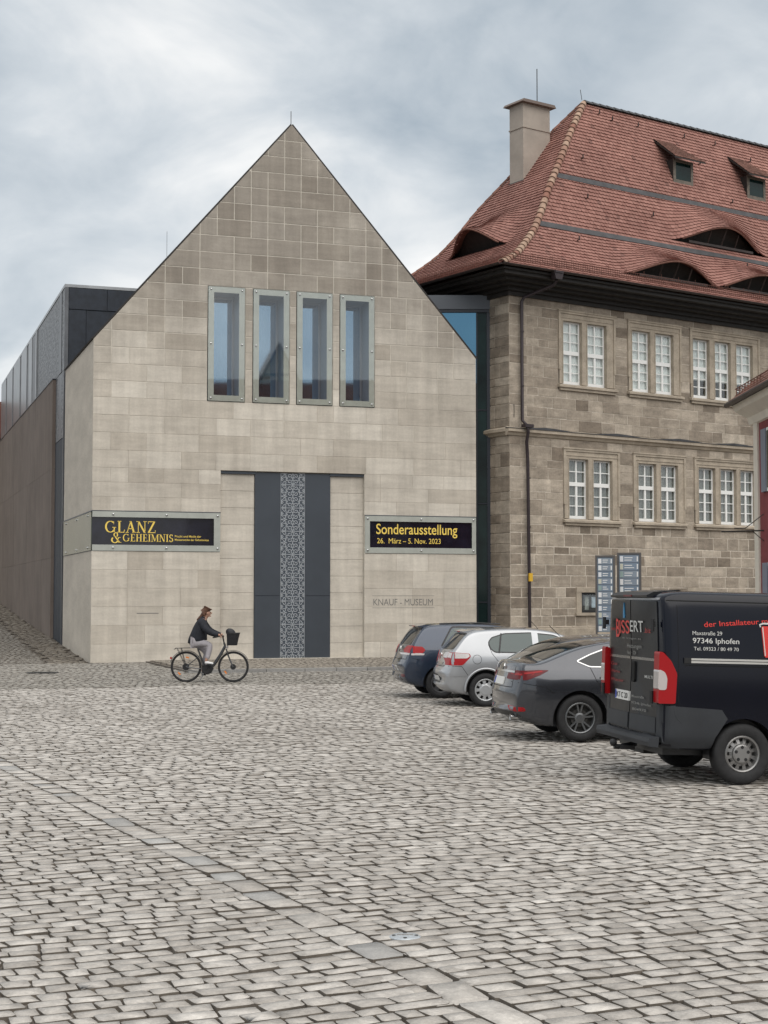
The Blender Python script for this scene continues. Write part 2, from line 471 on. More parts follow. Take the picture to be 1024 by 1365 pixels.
# ------------------------------------------------------------------ ground and paving
def stones_arrays(cells, rng, gap=0.0028, depth=0.034, dome=0.003, jit=0.12):
    """cells: array n x 5 (u, v, half length, half width, z) -> verts, faces per stone (17 verts, 16 faces)"""
    n = len(cells)
    U, V, A, B, Z = [cells[:, i:i + 1] for i in range(5)]
    tx = np.array([-1, -0.86, 0.86, 1, 1, 0.86, -0.86, -1.0]); ty = np.array([-0.78, -1, -1, -0.78, 0.78, 1, 1, 0.78])
    J = rng.uniform(-jit, jit, (n, 8)); K = rng.uniform(-jit * 1.15, jit * 1.15, (n, 8))
    sk = rng.uniform(-0.12, 0.12, (n, 1))
    X = (A - gap) * (tx[None, :] + J * np.minimum(1, B / A)) + sk * B * ty[None, :]
    Y = (B - gap) * (ty[None, :] + K)
    tilt = rng.uniform(-0.022, 0.022, (n, 2))
    rise = rng.uniform(-0.007, 0.005, (n, 1))
    bot = np.stack([U + X, V + Y, Z - depth + 0 * X], -1)
    Xt, Yt = X * (1 - 0.0048 / A), Y * (1 - 0.0048 / B)
    top = np.stack([U + Xt, V + Yt, Z + rise - 0.004 + tilt[:, :1] * Xt + tilt[:, 1:] * Yt], -1)
    cen = np.concatenate([U, V, Z + rise + dome], 1)[:, None, :]
    return np.concatenate([top, bot, cen], 1)

SF = [(i, (i + 1) % 8, 16) for i in range(8)] + [(i + 8, (i + 1) % 8 + 8, (i + 1) % 8, i) for i in range(8)]

def stones_mesh(name, S, tints, mat, parent, kind=None):
    n = len(S)
    me = bpy.data.meshes.new(name)
    base = np.arange(n)[:, None] * 17
    tri = np.array(SF[:8]); quad = np.array(SF[8:])
    co = S.reshape(-1, 3)
    loops = np.concatenate([(base + tri.reshape(1, -1)), (base + quad.reshape(1, -1))], 1).reshape(-1)
    per = np.concatenate([np.full(8, 3), np.full(8, 4)])
    tot = np.tile(per, n)
    start = np.concatenate([[0], np.cumsum(tot)[:-1]])
    me.vertices.add(len(co)); me.vertices.foreach_set('co', co.ravel())
    me.loops.add(len(loops)); me.loops.foreach_set('vertex_index', loops.astype(np.int32))
    me.polygons.add(len(tot)); me.polygons.foreach_set('loop_start', start.astype(np.int32))
    me.update(calc_edges=True)
    a = me.attributes.new('tint', 'FLOAT', 'FACE'); a.data.foreach_set('value', np.repeat(tints, 16).astype(np.float32))
    sm = np.tile(np.array([True] * 8 + [False] * 8), n); me.polygons.foreach_set('use_smooth', sm)
    me.materials.append(mat); me.materials.append(MT['joint'])
    me.polygons.foreach_set('material_index', np.tile(np.array([0] * 8 + [1] * 8), n))
    o = bpy.data.objects.new(name, me); COL.objects.link(o)
    if parent is not None: o.parent = parent
    if kind: o['kind'] = kind
    return o

def layout(u0, u1, v0, v1, row, l0, l1, rng, keep, wav=0.02, skip=None):
    C = []
    v = v0; r = 0
    while v < v1:
        h = row * rng.uniform(0.86, 1.14)
        u = u0 + rng.uniform(0, l1)
        while u < u1:
            l = rng.uniform(l0, l1)
            cu, cv = u + l / 2, v + h / 2 + wav * math.sin(u * 1.1 + r * 0.10) + wav * 0.4 * math.sin(u * 2.3 + 0.3 * r)
            if keep(cu, cv): C.append((cu, cv, l / 2, h / 2, 0.0))
            u += l
        v += h; r += 1
    return np.array(C)

MYAW = math.radians(18.5)
MU = np.array([math.cos(MYAW), math.sin(MYAW)]); MV = np.array([-math.sin(MYAW), math.cos(MYAW)])
MO = np.array([-9.2515, 48.6786])
def to_m(x, y):
    return (x - MO[0]) * MU[0] + (y - MO[1]) * MU[1], (x - MO[0]) * MV[0] + (y - MO[1]) * MV[1]
EDGE = -13.1                                   # museum-frame depth where the square's big cobbles end

rng = np.random.default_rng(3)
ground = mk('ground', [(-300, -120, -0.036), (300, -120, -0.036), (300, 500, -0.036), (-300, 500, -0.036)], [(0, 1, 2, 3)], MT['joint'])
props(ground, 'market square ground under the grey cobbles', kind='structure')
CY = math.radians(24.8)
cu_, cv_ = np.array([math.cos(CY), math.sin(CY)]), np.array([-math.sin(CY), math.cos(CY)])
BAND0, BAND1 = 3.72, 3.97
def keep_sq(u, v):
    x = u * cu_[0] + v * cv_[0]; y = u * cu_[1] + v * cv_[1]
    if y < 5.2 or y > 46: return False
    if x < -0.25 * y - 5.0 or x > 0.25 * y + 7.0: return False
    return to_m(x, y)[1] < EDGE
cells = layout(-20, 40, -12, 50, 0.146, 0.115, 0.26, rng, keep_sq)
lo_, hi_ = cells[:, 0] - cells[:, 2], cells[:, 0] + cells[:, 2]
lf_ = cells[:, 0] < (BAND0 + BAND1) / 2
hi_ = np.where(lf_, np.minimum(hi_, BAND0), hi_); lo_ = np.where(~lf_, np.maximum(lo_, BAND1), lo_)
# stones left short at the channel are stretched to meet it
gl = lf_ & (hi_ > BAND0 - 0.16) & (hi_ < BAND0); hi_ = np.where(gl, BAND0, hi_)
gr = ~lf_ & (lo_ < BAND1 + 0.16) & (lo_ > BAND1); lo_ = np.where(gr, BAND1, lo_)
cells[:, 0] = (lo_ + hi_) / 2; cells[:, 2] = (hi_ - lo_) / 2
cells = cells[cells[:, 2] > 0.035]
S = stones_arrays(cells, rng)
x = S[..., 0] * cu_[0] + S[..., 1] * cv_[0]; y = S[..., 0] * cu_[1] + S[..., 1] * cv_[1]
S = np.stack([x, y, S[..., 2]], -1)
# gentle unevenness of the old paving
S[..., 2] += 0.012 * np.sin(S[..., 0] * 1.3 + 0.4) * np.sin(S[..., 1] * 0.9) - 0.004
patch = 0.5 + 0.5 * np.sin(S[:, 16, 0] * 0.8 + 1.0 * np.sin(S[:, 16, 1] * 0.45)) * np.sin(S[:, 16, 1] * 0.55 + 1)
tints = np.clip(rng.normal(0.50, 0.2, len(S)) + 0.22 * (patch - 0.5), 0, 1)
cx, cyy = S[:, 16, 0], S[:, 16, 1]
vis = (np.abs(cx) < 0.248 * cyy) & (cyy > 7.55)
order = np.argsort(np.where(vis, cyy, 1e6))
near = order[:300]
rest = np.ones(len(S), bool); rest[near] = False
for i in near:
    stones_mesh('cobblestone', S[i:i + 1], tints[i:i + 1], MT['cobble'], ground)
stones_mesh('cobblestones', S[rest], tints[rest], MT['cobble'], ground, 'stuff')
# diagonal channel course of longer slabs
v = -2.0; C = []
while v < 34:
    l = rng.uniform(0.22, 0.5); C.append(((BAND0 + BAND1) / 2, v + l / 2, (BAND1 - BAND0) / 2, l / 2, 0.0)); v += l
Cb = np.array(C)
Sb = stones_arrays(Cb, rng, gap=0.007, jit=0.04)
x = Sb[..., 0] * cu_[0] + Sb[..., 1] * cv_[0]; y = Sb[..., 0] * cu_[1] + Sb[..., 1] * cv_[1]
Sb = np.stack([x, y, Sb[..., 2] + 0.012 * np.sin(x * 1.3 + 0.4) * np.sin(y * 0.9) - 0.004], -1)
ok = (Sb[:, 16, 1] > 5) & (to_m(Sb[:, 16, 0], Sb[:, 16, 1])[1] < EDGE)
for i in np.where(ok)[0]:
    o = stones_mesh('channel_slab', Sb[i:i + 1], np.array([rng.uniform(0.2, 1.0)]), MT['channel'] if rng.random() < 0.3 else MT['cobble'], ground)
# small darker setts of the street in front of the museum
street = mk('street', [(-16, -14.2, -0.032), (40, -14.2, -0.032), (40, 0.6, -0.032), (-16, 0.6, -0.032)], [(0, 1, 2, 3)], MT['joint'])
street.location = (MO[0], MO[1], 0); street.rotation_euler = (0, 0, MYAW)
props(street, 'street of small dark setts along the museum front', kind='structure')
KX, KY = 1.75, -7.0
sr = math.radians(0)
cells = layout(-9, 24, EDGE, 0.0, 0.155, 0.15, 0.23, rng, lambda u, v: not (u > KX and v > KY - 0.25) and u < 24, wav=0.03)
S = stones_arrays(cells, rng, gap=0.008)
stones_mesh('setts', S, np.clip(rng.normal(0.5, 0.2, len(S)), 0, 1), MT['setts'], street, 'stuff')
# pavement by the museum wall, one kerb up
pave = MB().box(KX, 30, KY, 0.6, -0.03, 0.035).build('pavement', MT['joint'])
pave.location = street.location; pave.rotation_euler = street.rotation_euler
props(pave, 'sett pavement at the foot of the museum wall', kind='structure')
cells = layout(KX + 0.05, 22, KY + 0.02, 0.0, 0.15, 0.14, 0.22, rng, lambda u, v: v < -0.05, wav=0.0)
cells[:, 4] = 0.068
S = stones_arrays(cells, rng, gap=0.006)
stones_mesh('setts', S, np.clip(rng.normal(0.55, 0.2, len(S)), 0, 1), MT['lane'], pave, 'stuff')
kerb = empty('kerb', (MO[0], MO[1], 0), 18.5, 'low dark stone kerb between street setts and museum pavement', kind='structure')
xk = KX - 0.05
while xk < 24:
    l = rnd.uniform(0.9, 1.3)
    MB().prism([(xk + 0.01, -0.03), (xk + l - 0.01, -0.03), (xk + l - 0.01, 0.085), (xk + 0.01, 0.085)], KY - 0.22, KY + 0.0, tint=rnd.random()).build('kerb_stone', MT['channel'], kerb, tinted=True)
    xk += l
# lane going up on the left of the museum
SL = 0.052
lane = mk('lane', [(-16, 0.3, -0.03), (0.4, 0.3, -0.03), (0.4, 60, 60 * SL - 0.05), (-16, 60, 60 * SL - 0.05)], [(0, 1, 2, 3)], MT['joint'])
lane.location = street.location; lane.rotation_euler = street.rotation_euler
props(lane, 'narrow cobbled lane climbing beside the museum', kind='structure')
for nm, a, b, row, l0, l1, m, mean in (('setts', -8.5, -1.45, 0.15, 0.15, 0.24, MT['setts'], 0.45), ('lane_edge_stones', -1.4, -0.03, 0.27, 0.2, 0.36, MT['lane'], 0.5)):
    cells = layout(a, b, 0.0, 38, row, l0, l1, rng, lambda u, v: u < -0.12, wav=0.0)
    cells[:, 4] = cells[:, 1] * SL
    S = stones_arrays(cells, rng, gap=0.009)
    stones_mesh(nm, S, np.clip(rng.normal(mean, 0.2, len(S)), 0, 1), m, lane, 'stuff')
# covers
o = MB()
o.lathe([(0.43, -0.02), (0.43, 0.012), (0.36, 0.014), (0.355, 0.006)], ax='z', n=32, mi=1)
o.lathe([(0.355, 0.006), (0.02, 0.008), (0, 0.008)], ax='z', n=32)
mh = o.build('manhole_cover', [MT['setts'], MT['iron']]); mh.location = (-9.38, 42.49, 0.004)
props(mh, 'round manhole cover in the setts left of the museum corner', 'manhole cover')
for rr in (0.10, 0.2, 0.29):
    q = MB().lathe([(rr, 0.008), (rr, 0.016), (rr + 0.03, 0.016), (rr + 0.03, 0.008)], ax='z', n=28).build('raised_ring', MT['iron'], mh)
o = MB(); o.lathe([(0.098, -0.02), (0.098, 0.014), (0.088, 0.02), (0.03, 0.023), (0, 0.023)], ax='z', n=24)
vc = o.build('valve_cover', pbr('zinc_cover', (0.5, 0.53, 0.55), 0.35, metal=0.5, noise=0.15, nscale=30)); vc.location = (0.13, 9.64, -0.012)
props(vc, 'small round pale metal valve cover among the cobbles', 'valve cover')
MB().box(-0.05, 0.05, -0.012, 0.012, 0.022, 0.027).build('lifting_bar', MT['steel'], vc)
for a in (0, PI / 2, PI, 1.5 * PI):
    MB().lathe([(0.012, 0.018), (0.012, 0.024), (0, 0.025)], (0.07 * math.cos(a), 0.07 * math.sin(a), 0), 'z', 8).build('screw', MT['iron'], vc)

# ------------------------------------------------------------------ museum
mus = empty('museum_building', (MO[0], MO[1], 0), 18.5, 'tall pale limestone gabled museum with four narrow windows and banner bands', 'building')
W = 13.1; EA = 10.3; AP = (6.5, 17.86)
GAB = [(0, 0), (W, 0), (W, EA), AP, (0, EA)]
mod = W / 23
winx = [(3.68, 4.94), (5.19, 6.45), (6.68, 7.94), (8.18, 9.42)]
rowsz = [0, .59, 1.18, 1.77, 2.36, 2.95, 3.54, 4.80, 5.27, 5.735, 6.20, 6.7625, 7.325, 7.8875, 8.45] + [8.45 + .543 * k for k in range(1, 8)] + [12.25 + .561 * k for k in range(1, 11)]
rowsz[21] = 12.25
def openings(z):
    r = []
    if z < 6.2: r.append((4.15, 9.06))
    if 3.54 < z < 4.8: r += [(0, 4.15), (9.06, W)]
    if 8.45 < z < 12.25: r += winx
    return r
def free(z, lo, hi):
    segs = [(lo, hi)]
    for a, b in openings(z):
        ns = []
        for s, e_ in segs:
            if b <= s or a >= e_: ns.append((s, e_)); continue
            if a > s: ns.append((s, a))
            if b < e_: ns.append((b, e_))
        segs = ns
    return [q for q in segs if q[1] - q[0] > 0.03]
mort = MB(); nslab = 0
for i in range(len(rowsz) - 1):
    z0, z1 = rowsz[i], rowsz[i + 1]
    zm = (z0 + z1) / 2
    for (a, b) in free(zm, 0, W):
        P = clip_rect(GAB, a, b, z0, z1)
        if P: mort.add([(p[0], 0.006, p[1]) for p in P], [list(range(len(P)))])
        x = a
        while x < b - 1e-3:
            hi = z0 > 10.0
            n = rnd.choice((1, 1, 1, 2, 2) if z0 > 9.4 else (1, 2, 2, 2, 3))
            l = n * mod
            x1 = x + l
            if b - x1 < 0.35: x1 = b
            x1 = min(x1, b)
            g = 0.015 if z0 > 9.0 else (0.008 if z0 > 7.3 else 0.003)
            P = clip_rect(GAB, x + g, x1 - g, z0 + g, z1 - g)
            # keep a small distance from the slopes
            if P and max(p[0] for p in P) - min(p[0] for p in P) > 0.05 and max(p[1] for p in P) - min(p[1] for p in P) > 0.05:
                MB().slab(P, -0.004 + rnd.uniform(-0.001, 0.001), 0.02, 0.004, tint=min(1, max(0, rnd.gauss(0.5, 0.26 if z0 < 9 else 0.36)))).build('stone_slab', MT['limestone'], mus, tinted=True)
                nslab += 1
            x = x1
print('museum slabs', nslab)
mort.build('mortar_joints', MT['lime_mortar'], mus)
# recessed side panels of the entrance
for (a, b) in ((4.15, 5.30), (7.90, 9.06)):
    for i in range(11):
        z0, z1 = i * 0.555, (i + 1) * 0.555
        MB().slab([(a + .004, z0 + .004), (b - .004, z0 + .004), (b - .004, z1 - .004), (a + .004, z1 - .004)], 0.12, 0.16, 0.004, tint=min(1, max(0, rnd.gauss(0.75, 0.12)))).build('recess_slab', MT['limestone'], mus, tinted=True)
MB().box(4.15, 9.06, 0.155, 0.3, 0, 6.2).build('recess_wall', MT['lime_mortar'], mus)
MB().box(4.15, 5.32, 0.05, 0.15, 6.105, 6.199).box(7.88, 9.06, 0.05, 0.15, 6.105, 6.199).build('recess_lintel', MT['door_panel'], mus)
# side reveals of the recess
MB().box(4.10, 4.149, 0.02, 0.3, 0, 6.2).box(9.061, 9.11, 0.02, 0.3, 0, 6.2).box(4.10, 9.11, 0.02, 0.3, 6.201, 6.25).build('recess_reveal', MT['lime_mortar'], mus)
# doors
for (a, b) in ((5.31, 6.18), (7.02, 7.89)):
    d = MB().box(a, b, 0.07, 0.15, 0.03, 6.17).build('door', MT['door_panel'], mus)
    MB().box(a + 0.01, b - 0.01, 0.066, 0.07, 2.12, 2.135).build('panel_joint', MT['navy'], d)
strip = MB().box(6.185, 7.015, 0.10, 0.15, 0.03, 6.17).build('ornament_strip', MT['door_back'], mus)
# scroll ornament tiles
def spiral(cx, cz, r0, turns, a0, sgn, n=16):
    P = []
    for k in range(n + 1):
        t = k / n
        r = r0 * (1 - 0.82 * t); a = a0 + sgn * turns * 2 * PI * t
        P.append((cx + r * math.cos(a), cz + r * math.sin(a)))
    return P
TH = 6.14 / 16; TW = 0.83
ot = MB()
for sx in (1, -1):
    for sz in (1, -1):
        for (cx_, cz_, r0, tu, a0) in ((0.11, 0.095, 0.085, 1.2, 2.2), (0.285, 0.115, 0.075, 1.15, 0.2), (0.36, 0.035, 0.045, 1.0, 3.5), (0.2, 0.035, 0.04, 1.0, 5.0)):
            P = spiral(cx_ * sx, cz_ * sz, r0, tu, a0 if sx > 0 else PI - a0, sx, 14)
            if sz < 0: P = [(p[0], -2 * abs(cz_) - p[1] + 0 * p[1]) if False else (p[0], -(p[1] + 2 * abs(cz_)) if False else p[1]) for p in P]
            ot.stroke(P, 0.021, 0.0)
        ot.stroke([(0.0, 0), (0.04 * sx, 0.1 * sz), (0.0, 0.19 * sz)], 0.02, 0.0)
        ot.stroke([(0.19 * sx, 0.19 * sz), (0.3 * sx, 0.17 * sz), (0.41 * sx, 0.19 * sz)], 0.018, 0.0)
ot.stroke([(-0.41, TH / 2 - .005), (0.41, TH / 2 - .005)], 0.012, 0.0)
for sx in (-0.408, 0.408): ot.stroke([(sx, -TH / 2), (sx, TH / 2)], 0.012, 0.0)
def solidify(mb, th):
    n = len(mb.v); nf = len(mb.f)
    vs = [(x, y + th, z) for x, y, z in mb.v]
    mb.v += vs
    ec = {}
    for f in mb.f[:nf]:
        for i in range(len(f)):
            k = (f[i], f[(i + 1) % len(f)]); ec[k] = 1
    for k in list(ec):
        if (k[1], k[0]) not in ec:
            mb.f.append([k[1], k[0], k[0] + n, k[1] + n]); mb.m.append(0); mb.t.append(0.5)
    return mb
tile0 = solidify(ot, 0.02).build('ornament_tile', MT['orn'], strip)
tile0.location = (6.6, 0.075, 0.03 + TH / 2)
for k in range(1, 16):
    c = link_copy(tile0, strip, (6.6, 0.075, 0.03 + TH * (k + 0.5)), (0, PI if k % 2 else 0, 0))
MB().box(4.15, 9.06, -0.02, 0.16, 0.0, 0.08).build('threshold', MT['lime_mortar'], mus)

# tall windows with bolted outer glass
def tall_window(x0, x1):
    z0, z1 = 8.45, 12.25
    f = MB()
    bw = 0.19; g = 0.02
    a0, a1, b0, b1 = x0 + g, x1 - g, z0 + g, z1 - g
    f.box(a0, a0 + bw, -0.03, -0.012, b0, b1).box(a1 - bw, a1, -0.03, -0.012, b0, b1)
    f.box(a0 + bw, a1 - bw, -0.03, -0.012, b0, b0 + bw).box(a0 + bw, a1 - bw, -0.03, -0.012, b1 - bw, b1)
    fr = f.build('window', MT['frost'], mus)
    r = MB()   # reveal
    i0, i1, j0, j1 = a0 + bw, a1 - bw, b0 + bw, b1 - bw
    r.box(i0 - 0.03, i0, -0.01, 0.9, j0 - .03, j1 + .03).box(i1, i1 + 0.03, -0.01, 0.9, j0 - .03, j1 + .03).box(i0, i1, -0.01, 0.9, j1, j1 + 0.03).box(i0, i1, -0.01, 0.9, j0 - 0.03, j0)
    r.build('reveal', MT['reveal'], fr)
    MB().box(i0, i0 + .05, 0.80, 0.88, j0, j1).box(i1 - .05, i1, 0.80, 0.88, j0, j1).box(i0 + .05, i1 - .05, 0.80, 0.88, j0, j0 + .05).box(i0 + .05, i1 - .05, 0.80, 0.88, j1 - .05, j1).build('inner_frame', MT['reveal'], fr)
    MB().box(i0, i1, 0.86, 0.9, j0, j1).build('inner_pane', MT['coated'], fr)
    MB().box(a0, a1, -0.034, -0.031, b0, b1).build('outer_pane', MT['glass_m'], fr)
    MB().box(x0, x1, 0.03, 0.06, z0, z0 + g + 0.02).box(x0, x1, 0.03, 0.06, z1 - g - 0.02, z1).box(x0, x0 + g + 0.02, 0.03, 0.06, z0, z1).box(x1 - g - 0.02, x1, 0.03, 0.06, z0, z1).build('shadow_gap', MT['navy'], fr)
    for xb in (a0 + 0.09, a1 - 0.09):
        for zb in (b0 + 0.09, (b0 + b1) / 2, b1 - 0.09):
            MB().lathe([(0.032, -0.03), (0.032, -0.052), (0.02, -0.062), (0, -0.064)], (xb, 0, zb), 'y', 12).build('bolt', MT['steel'], fr, smooth=True)
for a, b in winx: tall_window(a, b)

# banner bands
def band(x0, x1, dx0, dx1):
    f = MB()
    f.box(x0, x1, -0.028, -0.008, 4.62, 4.80).box(x0, x1, -0.028, -0.008, 3.55, 3.74)
    if dx0 > x0 + 0.02: f.box(x0, dx0, -0.028, -0.008, 3.74, 4.62)
    f.box(dx1, x1, -0.028, -0.008, 3.74, 4.62)
    fr = f.build('glass_band', MT['frost'], mus)
    MB().box(dx0 - .03, dx1 + .03, 0.03, 0.05, 3.70, 4.66).build('banner', MT['banner'], fr)
    MB().box(x0, x1, 0.052, 0.2, 3.54, 4.80).build('band_back', MT['navy'], fr)
    MB().box(x0 - 0.01, x1 + 0.01, -0.02, 0.0, 4.802, 4.83).build('head_flashing', MT['door_panel'], fr)
    bx = [x0 + 0.09, (x0 + x1) / 2, x1 - 0.1] if x0 > 5 else [0.67, 2.38, 4.05]
    for xb in bx:
        for zb in (3.65, 4.71):
            MB().lathe([(0.035, -0.028), (0.035, -0.05), (0.02, -0.06), (0, -0.062)], (xb, 0, zb), 'y', 12).build('bolt', MT['steel'], fr, smooth=True)
    return fr
fl = band(0.012, 4.14, 0.03, 3.93)
frr = band(9.08, W - 0.02, 9.25, 12.93)
text_on('lettering', 'Sonderausstellung', MT['yellow'], frr, 9.49, 12.41, 4.20, 4.56, 0.026, bold=True, label='Sonderausstellung')
text_on('lettering', '26.  März – 5. Nov. 2023', MT['yellow'], frr, 9.52, 11.8, 3.885, 4.07, 0.026, label='26. März – 5. Nov. 2023')
# serif capitals
def glyph(ch):
    T, t = 0.15, 0.055; P = []; mb = MB()
    def rect(x0, z0, x1, z1): mb.add([(x0, 0, z0), (x1, 0, z0), (x1, 0, z1), (x0, 0, z1)], [(0, 1, 2, 3)])
    def dia(x0, z0, x1, z1, w): mb.add([(x0 - w / 2, 0, z0), (x0 + w / 2, 0, z0), (x1 + w / 2, 0, z1), (x1 - w / 2, 0, z1)], [(0, 1, 2, 3)])
    def serif(xc, z, w=0.32): rect(xc - w / 2, z, xc + w / 2, z + t)
    def arc(cx, cz, rx, rz, a0, a1, w0, w1, n=14):
        pts = []; ws = []
        for k in range(n + 1):
            a = math.radians(a0 + (a1 - a0) * k / n)
            pts.append((cx + rx * math.cos(a), cz + rz * math.sin(a))); ws.append(w0 + (w1 - w0) * abs(math.cos(a)))
        mb.stroke(pts, ws, 0)
    if ch == 'L': rect(.12, 0, .12 + T, 1); serif(.2, .95); rect(.02, 0, .62, t); mb.add([(.56, 0, t), (.62, 0, t), (.66, 0, .26), (.62, 0, .26)], [(0, 1, 2, 3)]); wd = .68
    elif ch == 'A': dia(.12, 0, .42, 1, .06); dia(.70, 0, .40, 1, .16); rect(.22, .32, .62, .32 + t); serif(.12, 0, .26); serif(.71, 0, .3); wd = .86
    elif ch == 'N': rect(.12, 0, .18, 1); rect(.68, 0, .74, 1); dia(.70, 0, .16, 1, .15); serif(.14, 0, .28); serif(.10, .95, .24); serif(.72, .95, .28); wd = .86
    elif ch == 'Z': rect(.08, .94, .66, 1); rect(.04, 0, .68, .06); dia(.12, .03, .60, .97, .16); rect(.06, .78, .10, 1); rect(.66, 0, .70, .24); wd = .74
    elif ch == 'E': rect(.12, 0, .12 + T, 1); rect(.02, 0, .62, t); rect(.02, .95, .58, 1); rect(.2, .48, .5, .48 + t); rect(.56, .78, .6, 1); rect(.6, 0, .65, .24); rect(.48, .38, .51, .64); wd = .68
    elif ch == 'H': rect(.12, 0, .12 + T, 1); rect(.62, 0, .62 + T, 1); rect(.2, .48, .7, .48 + t); [serif(c, z) for c in (.195, .695) for z in (0, .95)]; wd = .88
    elif ch == 'I': rect(.12, 0, .12 + T, 1); serif(.195, 0); serif(.195, .95); wd = .38
    elif ch == 'M': rect(.10, 0, .16, 1); rect(.82, 0, .96, 1); dia(.50, .05, .18, 1, .13); dia(.50, .05, .86, 1, .06); serif(.13, 0, .26); serif(.89, 0, .3); serif(.12, .95, .2); serif(.92, .95, .24); wd = 1.04
    elif ch == 'G': arc(.46, .5, .38, .47, 48, 330, .05, .15, 20); rect(.74, .06, .84, .46); rect(.62, .42, .94, .47); rect(.72, .72, .76, .96); wd = .96
    elif ch == 'S': arc(.3, .73, .19, .23, 20, 268, .06, .12); arc(.3, .26, .21, .24, 92, -160, .06, .13); rect(.46, .76, .5, .98); rect(.06, .02, .1, .26); wd = .58
    else:
        arc(.42, .76, .16, .21, -60, 250, .05, .11); arc(.34, .26, .28, .27, 130, 360, .06, .14)
        dia(.78, 0, .30, .66, .13); mb.stroke([(.60, .26), (.66, .42), (.74, .5)], [.05, .06, .06], 0); rect(.60, .47, .86, .52); rect(.66, 0, .92, .05); wd = .95
    return mb, wd
def serif_text(s, name, parent, x0, x1, z0, z1, y):
    mb = MB(); x = 0.0
    for ch in s:
        g_, wd = glyph(ch)
        b = len(mb.v); mb.v += [(v[0] + x, v[1], v[2]) for v in g_.v]; mb.f += [[i + b for i in f] for f in g_.f]; mb.m += g_.m; mb.t += g_.t
        x += wd + 0.06
    k = (x1 - x0) / x
    mb.v = [(x0 + v[0] * k, y, z0 + v[2] * (z1 - z0)) for v in mb.v]
    o = mb.build(name, MT['yellow'], parent); o['label'] = s; return o
serif_text('GLANZ', 'lettering', fl, 0.42, 2.07, 4.13, 4.50, 0.026)
serif_text('GEHEIMNIS', 'lettering', fl, 0.99, 2.62, 3.85, 4.09, 0.026)
serif_text('&', 'lettering', fl, 0.62, 0.97, 3.81, 4.14, 0.026)
text_on('lettering', 'Pracht und Macht der', MT['yellow'], fl, 2.66, 3.52, 4.00, 4.07, 0.026, bold=True)
text_on('lettering', 'Meisterwerke der Geheimnisse', MT['yellow'], fl, 2.66, 3.77, 3.89, 3.96, 0.026, bold=True)
text_on('engraved_lettering', 'KNAUF - MUSEUM', MT['engrave'], mus, 9.38, 11.5, 1.80, 2.03, -0.0065, bold=False, label='KNAUF - MUSEUM')
# engraved guide lines over and under it
MB().box(9.34, 11.55, -0.0065, 0.0, 2.115, 2.127).box(9.34, 11.55, -0.0065, 0.0, 1.715, 1.725).build('engraved_line', MT['engrave'], mus)
# vent slits
MB().box(1.45, 2.15, -0.007, 0, 1.55, 1.575).build('vent_slit', MT['engrave'], mus)

# side wall, wrapped glass, roof, coping
MB().box(0.004, 0.3, 0.02, 7.42, 0, 3.54).box(0.004, 0.3, 0.02, 7.42, 4.80, EA).build('side_wall', MT['lime_side'], mus, tinted=True)
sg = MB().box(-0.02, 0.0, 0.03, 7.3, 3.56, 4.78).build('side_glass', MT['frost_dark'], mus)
MB().box(0.02, 0.3, 0.05, 7.4, 3.54, 4.8).build('band_back', MT['navy'], mus)
MB().box(-0.03, 0.0, 0.0, 7.35, 4.785, 4.82).build('head_flashing', MT['door_panel'], mus)
for yb in (0.8, 3.6, 6.5):
    for zb in (3.66, 4.68):
        MB().lathe([(0.035, -0.02), (0.035, -0.045), (0.0, -0.055)], (0, yb, zb), 'x', 10).build('bolt', MT['steel'], sg)
MB().box(W - 0.3, W - 0.004, 0.21, 7.4, 0, EA).build('side_wall', MT['lime_side'], mus, tinted=True)
MB().box(0.3, W - 0.3, 7.1, 7.4, 0, EA).build('rear_wall', MT['lime_side'], mus, tinted=True)
MB().box(W - 0.06, W - 0.004, 0.02, 0.21, 0, 3.54).build('side_wall', MT['lime_side'], mus, tinted=True)
MB().box(W - 0.06, W - 0.004, 0.02, 0.21, 4.80, EA).build('side_wall', MT['lime_side'], mus, tinted=True)
rf = MB()
for (a, b) in (((-0.02, EA), AP), (AP, (W + 0.02, EA))):
    dx, dz = b[0] - a[0], b[1] - a[1]; L_ = math.hypot(dx, dz); nx, nz = -dz / L_ * 0.05, dx / L_ * 0.05
    rf.prism([(a[0], a[1]), (b[0], b[1]), (b[0] + nx, b[1] + nz), (a[0] + nx, a[1] + nz)], 0.0, 7.4)
rf.build('roof', MT['timber'], mus)
MB().prism([(0.0, EA - .1), AP, (W, EA - .1)], 7.1, 7.38).build('rear_gable', MT['lime_side'], mus, tinted=True)
MB().tube([(6.5, 0.1, 17.8), (6.5, 0.1, 18.35)], 0.012, 6).build('lightning_rod', MT['iron'], mus)
MB().tube([(2.6, 1.5, 13.3), (2.6, 1.5, 14.3)], 0.006, 6).build('lightning_rod', MT['iron'], mus)

# ------------------------------------------------------------------ dark clad annex behind the museum
an = empty('clad_annex', (MO[0], MO[1], 0), 18.5, 'long dark building with metal mesh cladding and brown lower wall', 'building')
MB().box(0.05, 8.5, 7.75, 36, 0, 13.45).build('wall', MT['clad'], an)
MB().box(-0.02, 8.55, 7.7, 36.03, 13.45, 13.56).build('roof_edge', MT['silver_clad'], an)
MB().box(-0.02, 0.12, 7.70, 7.82, 0.2, 13.45).build('corner_post', MT['mid_clad'], an)
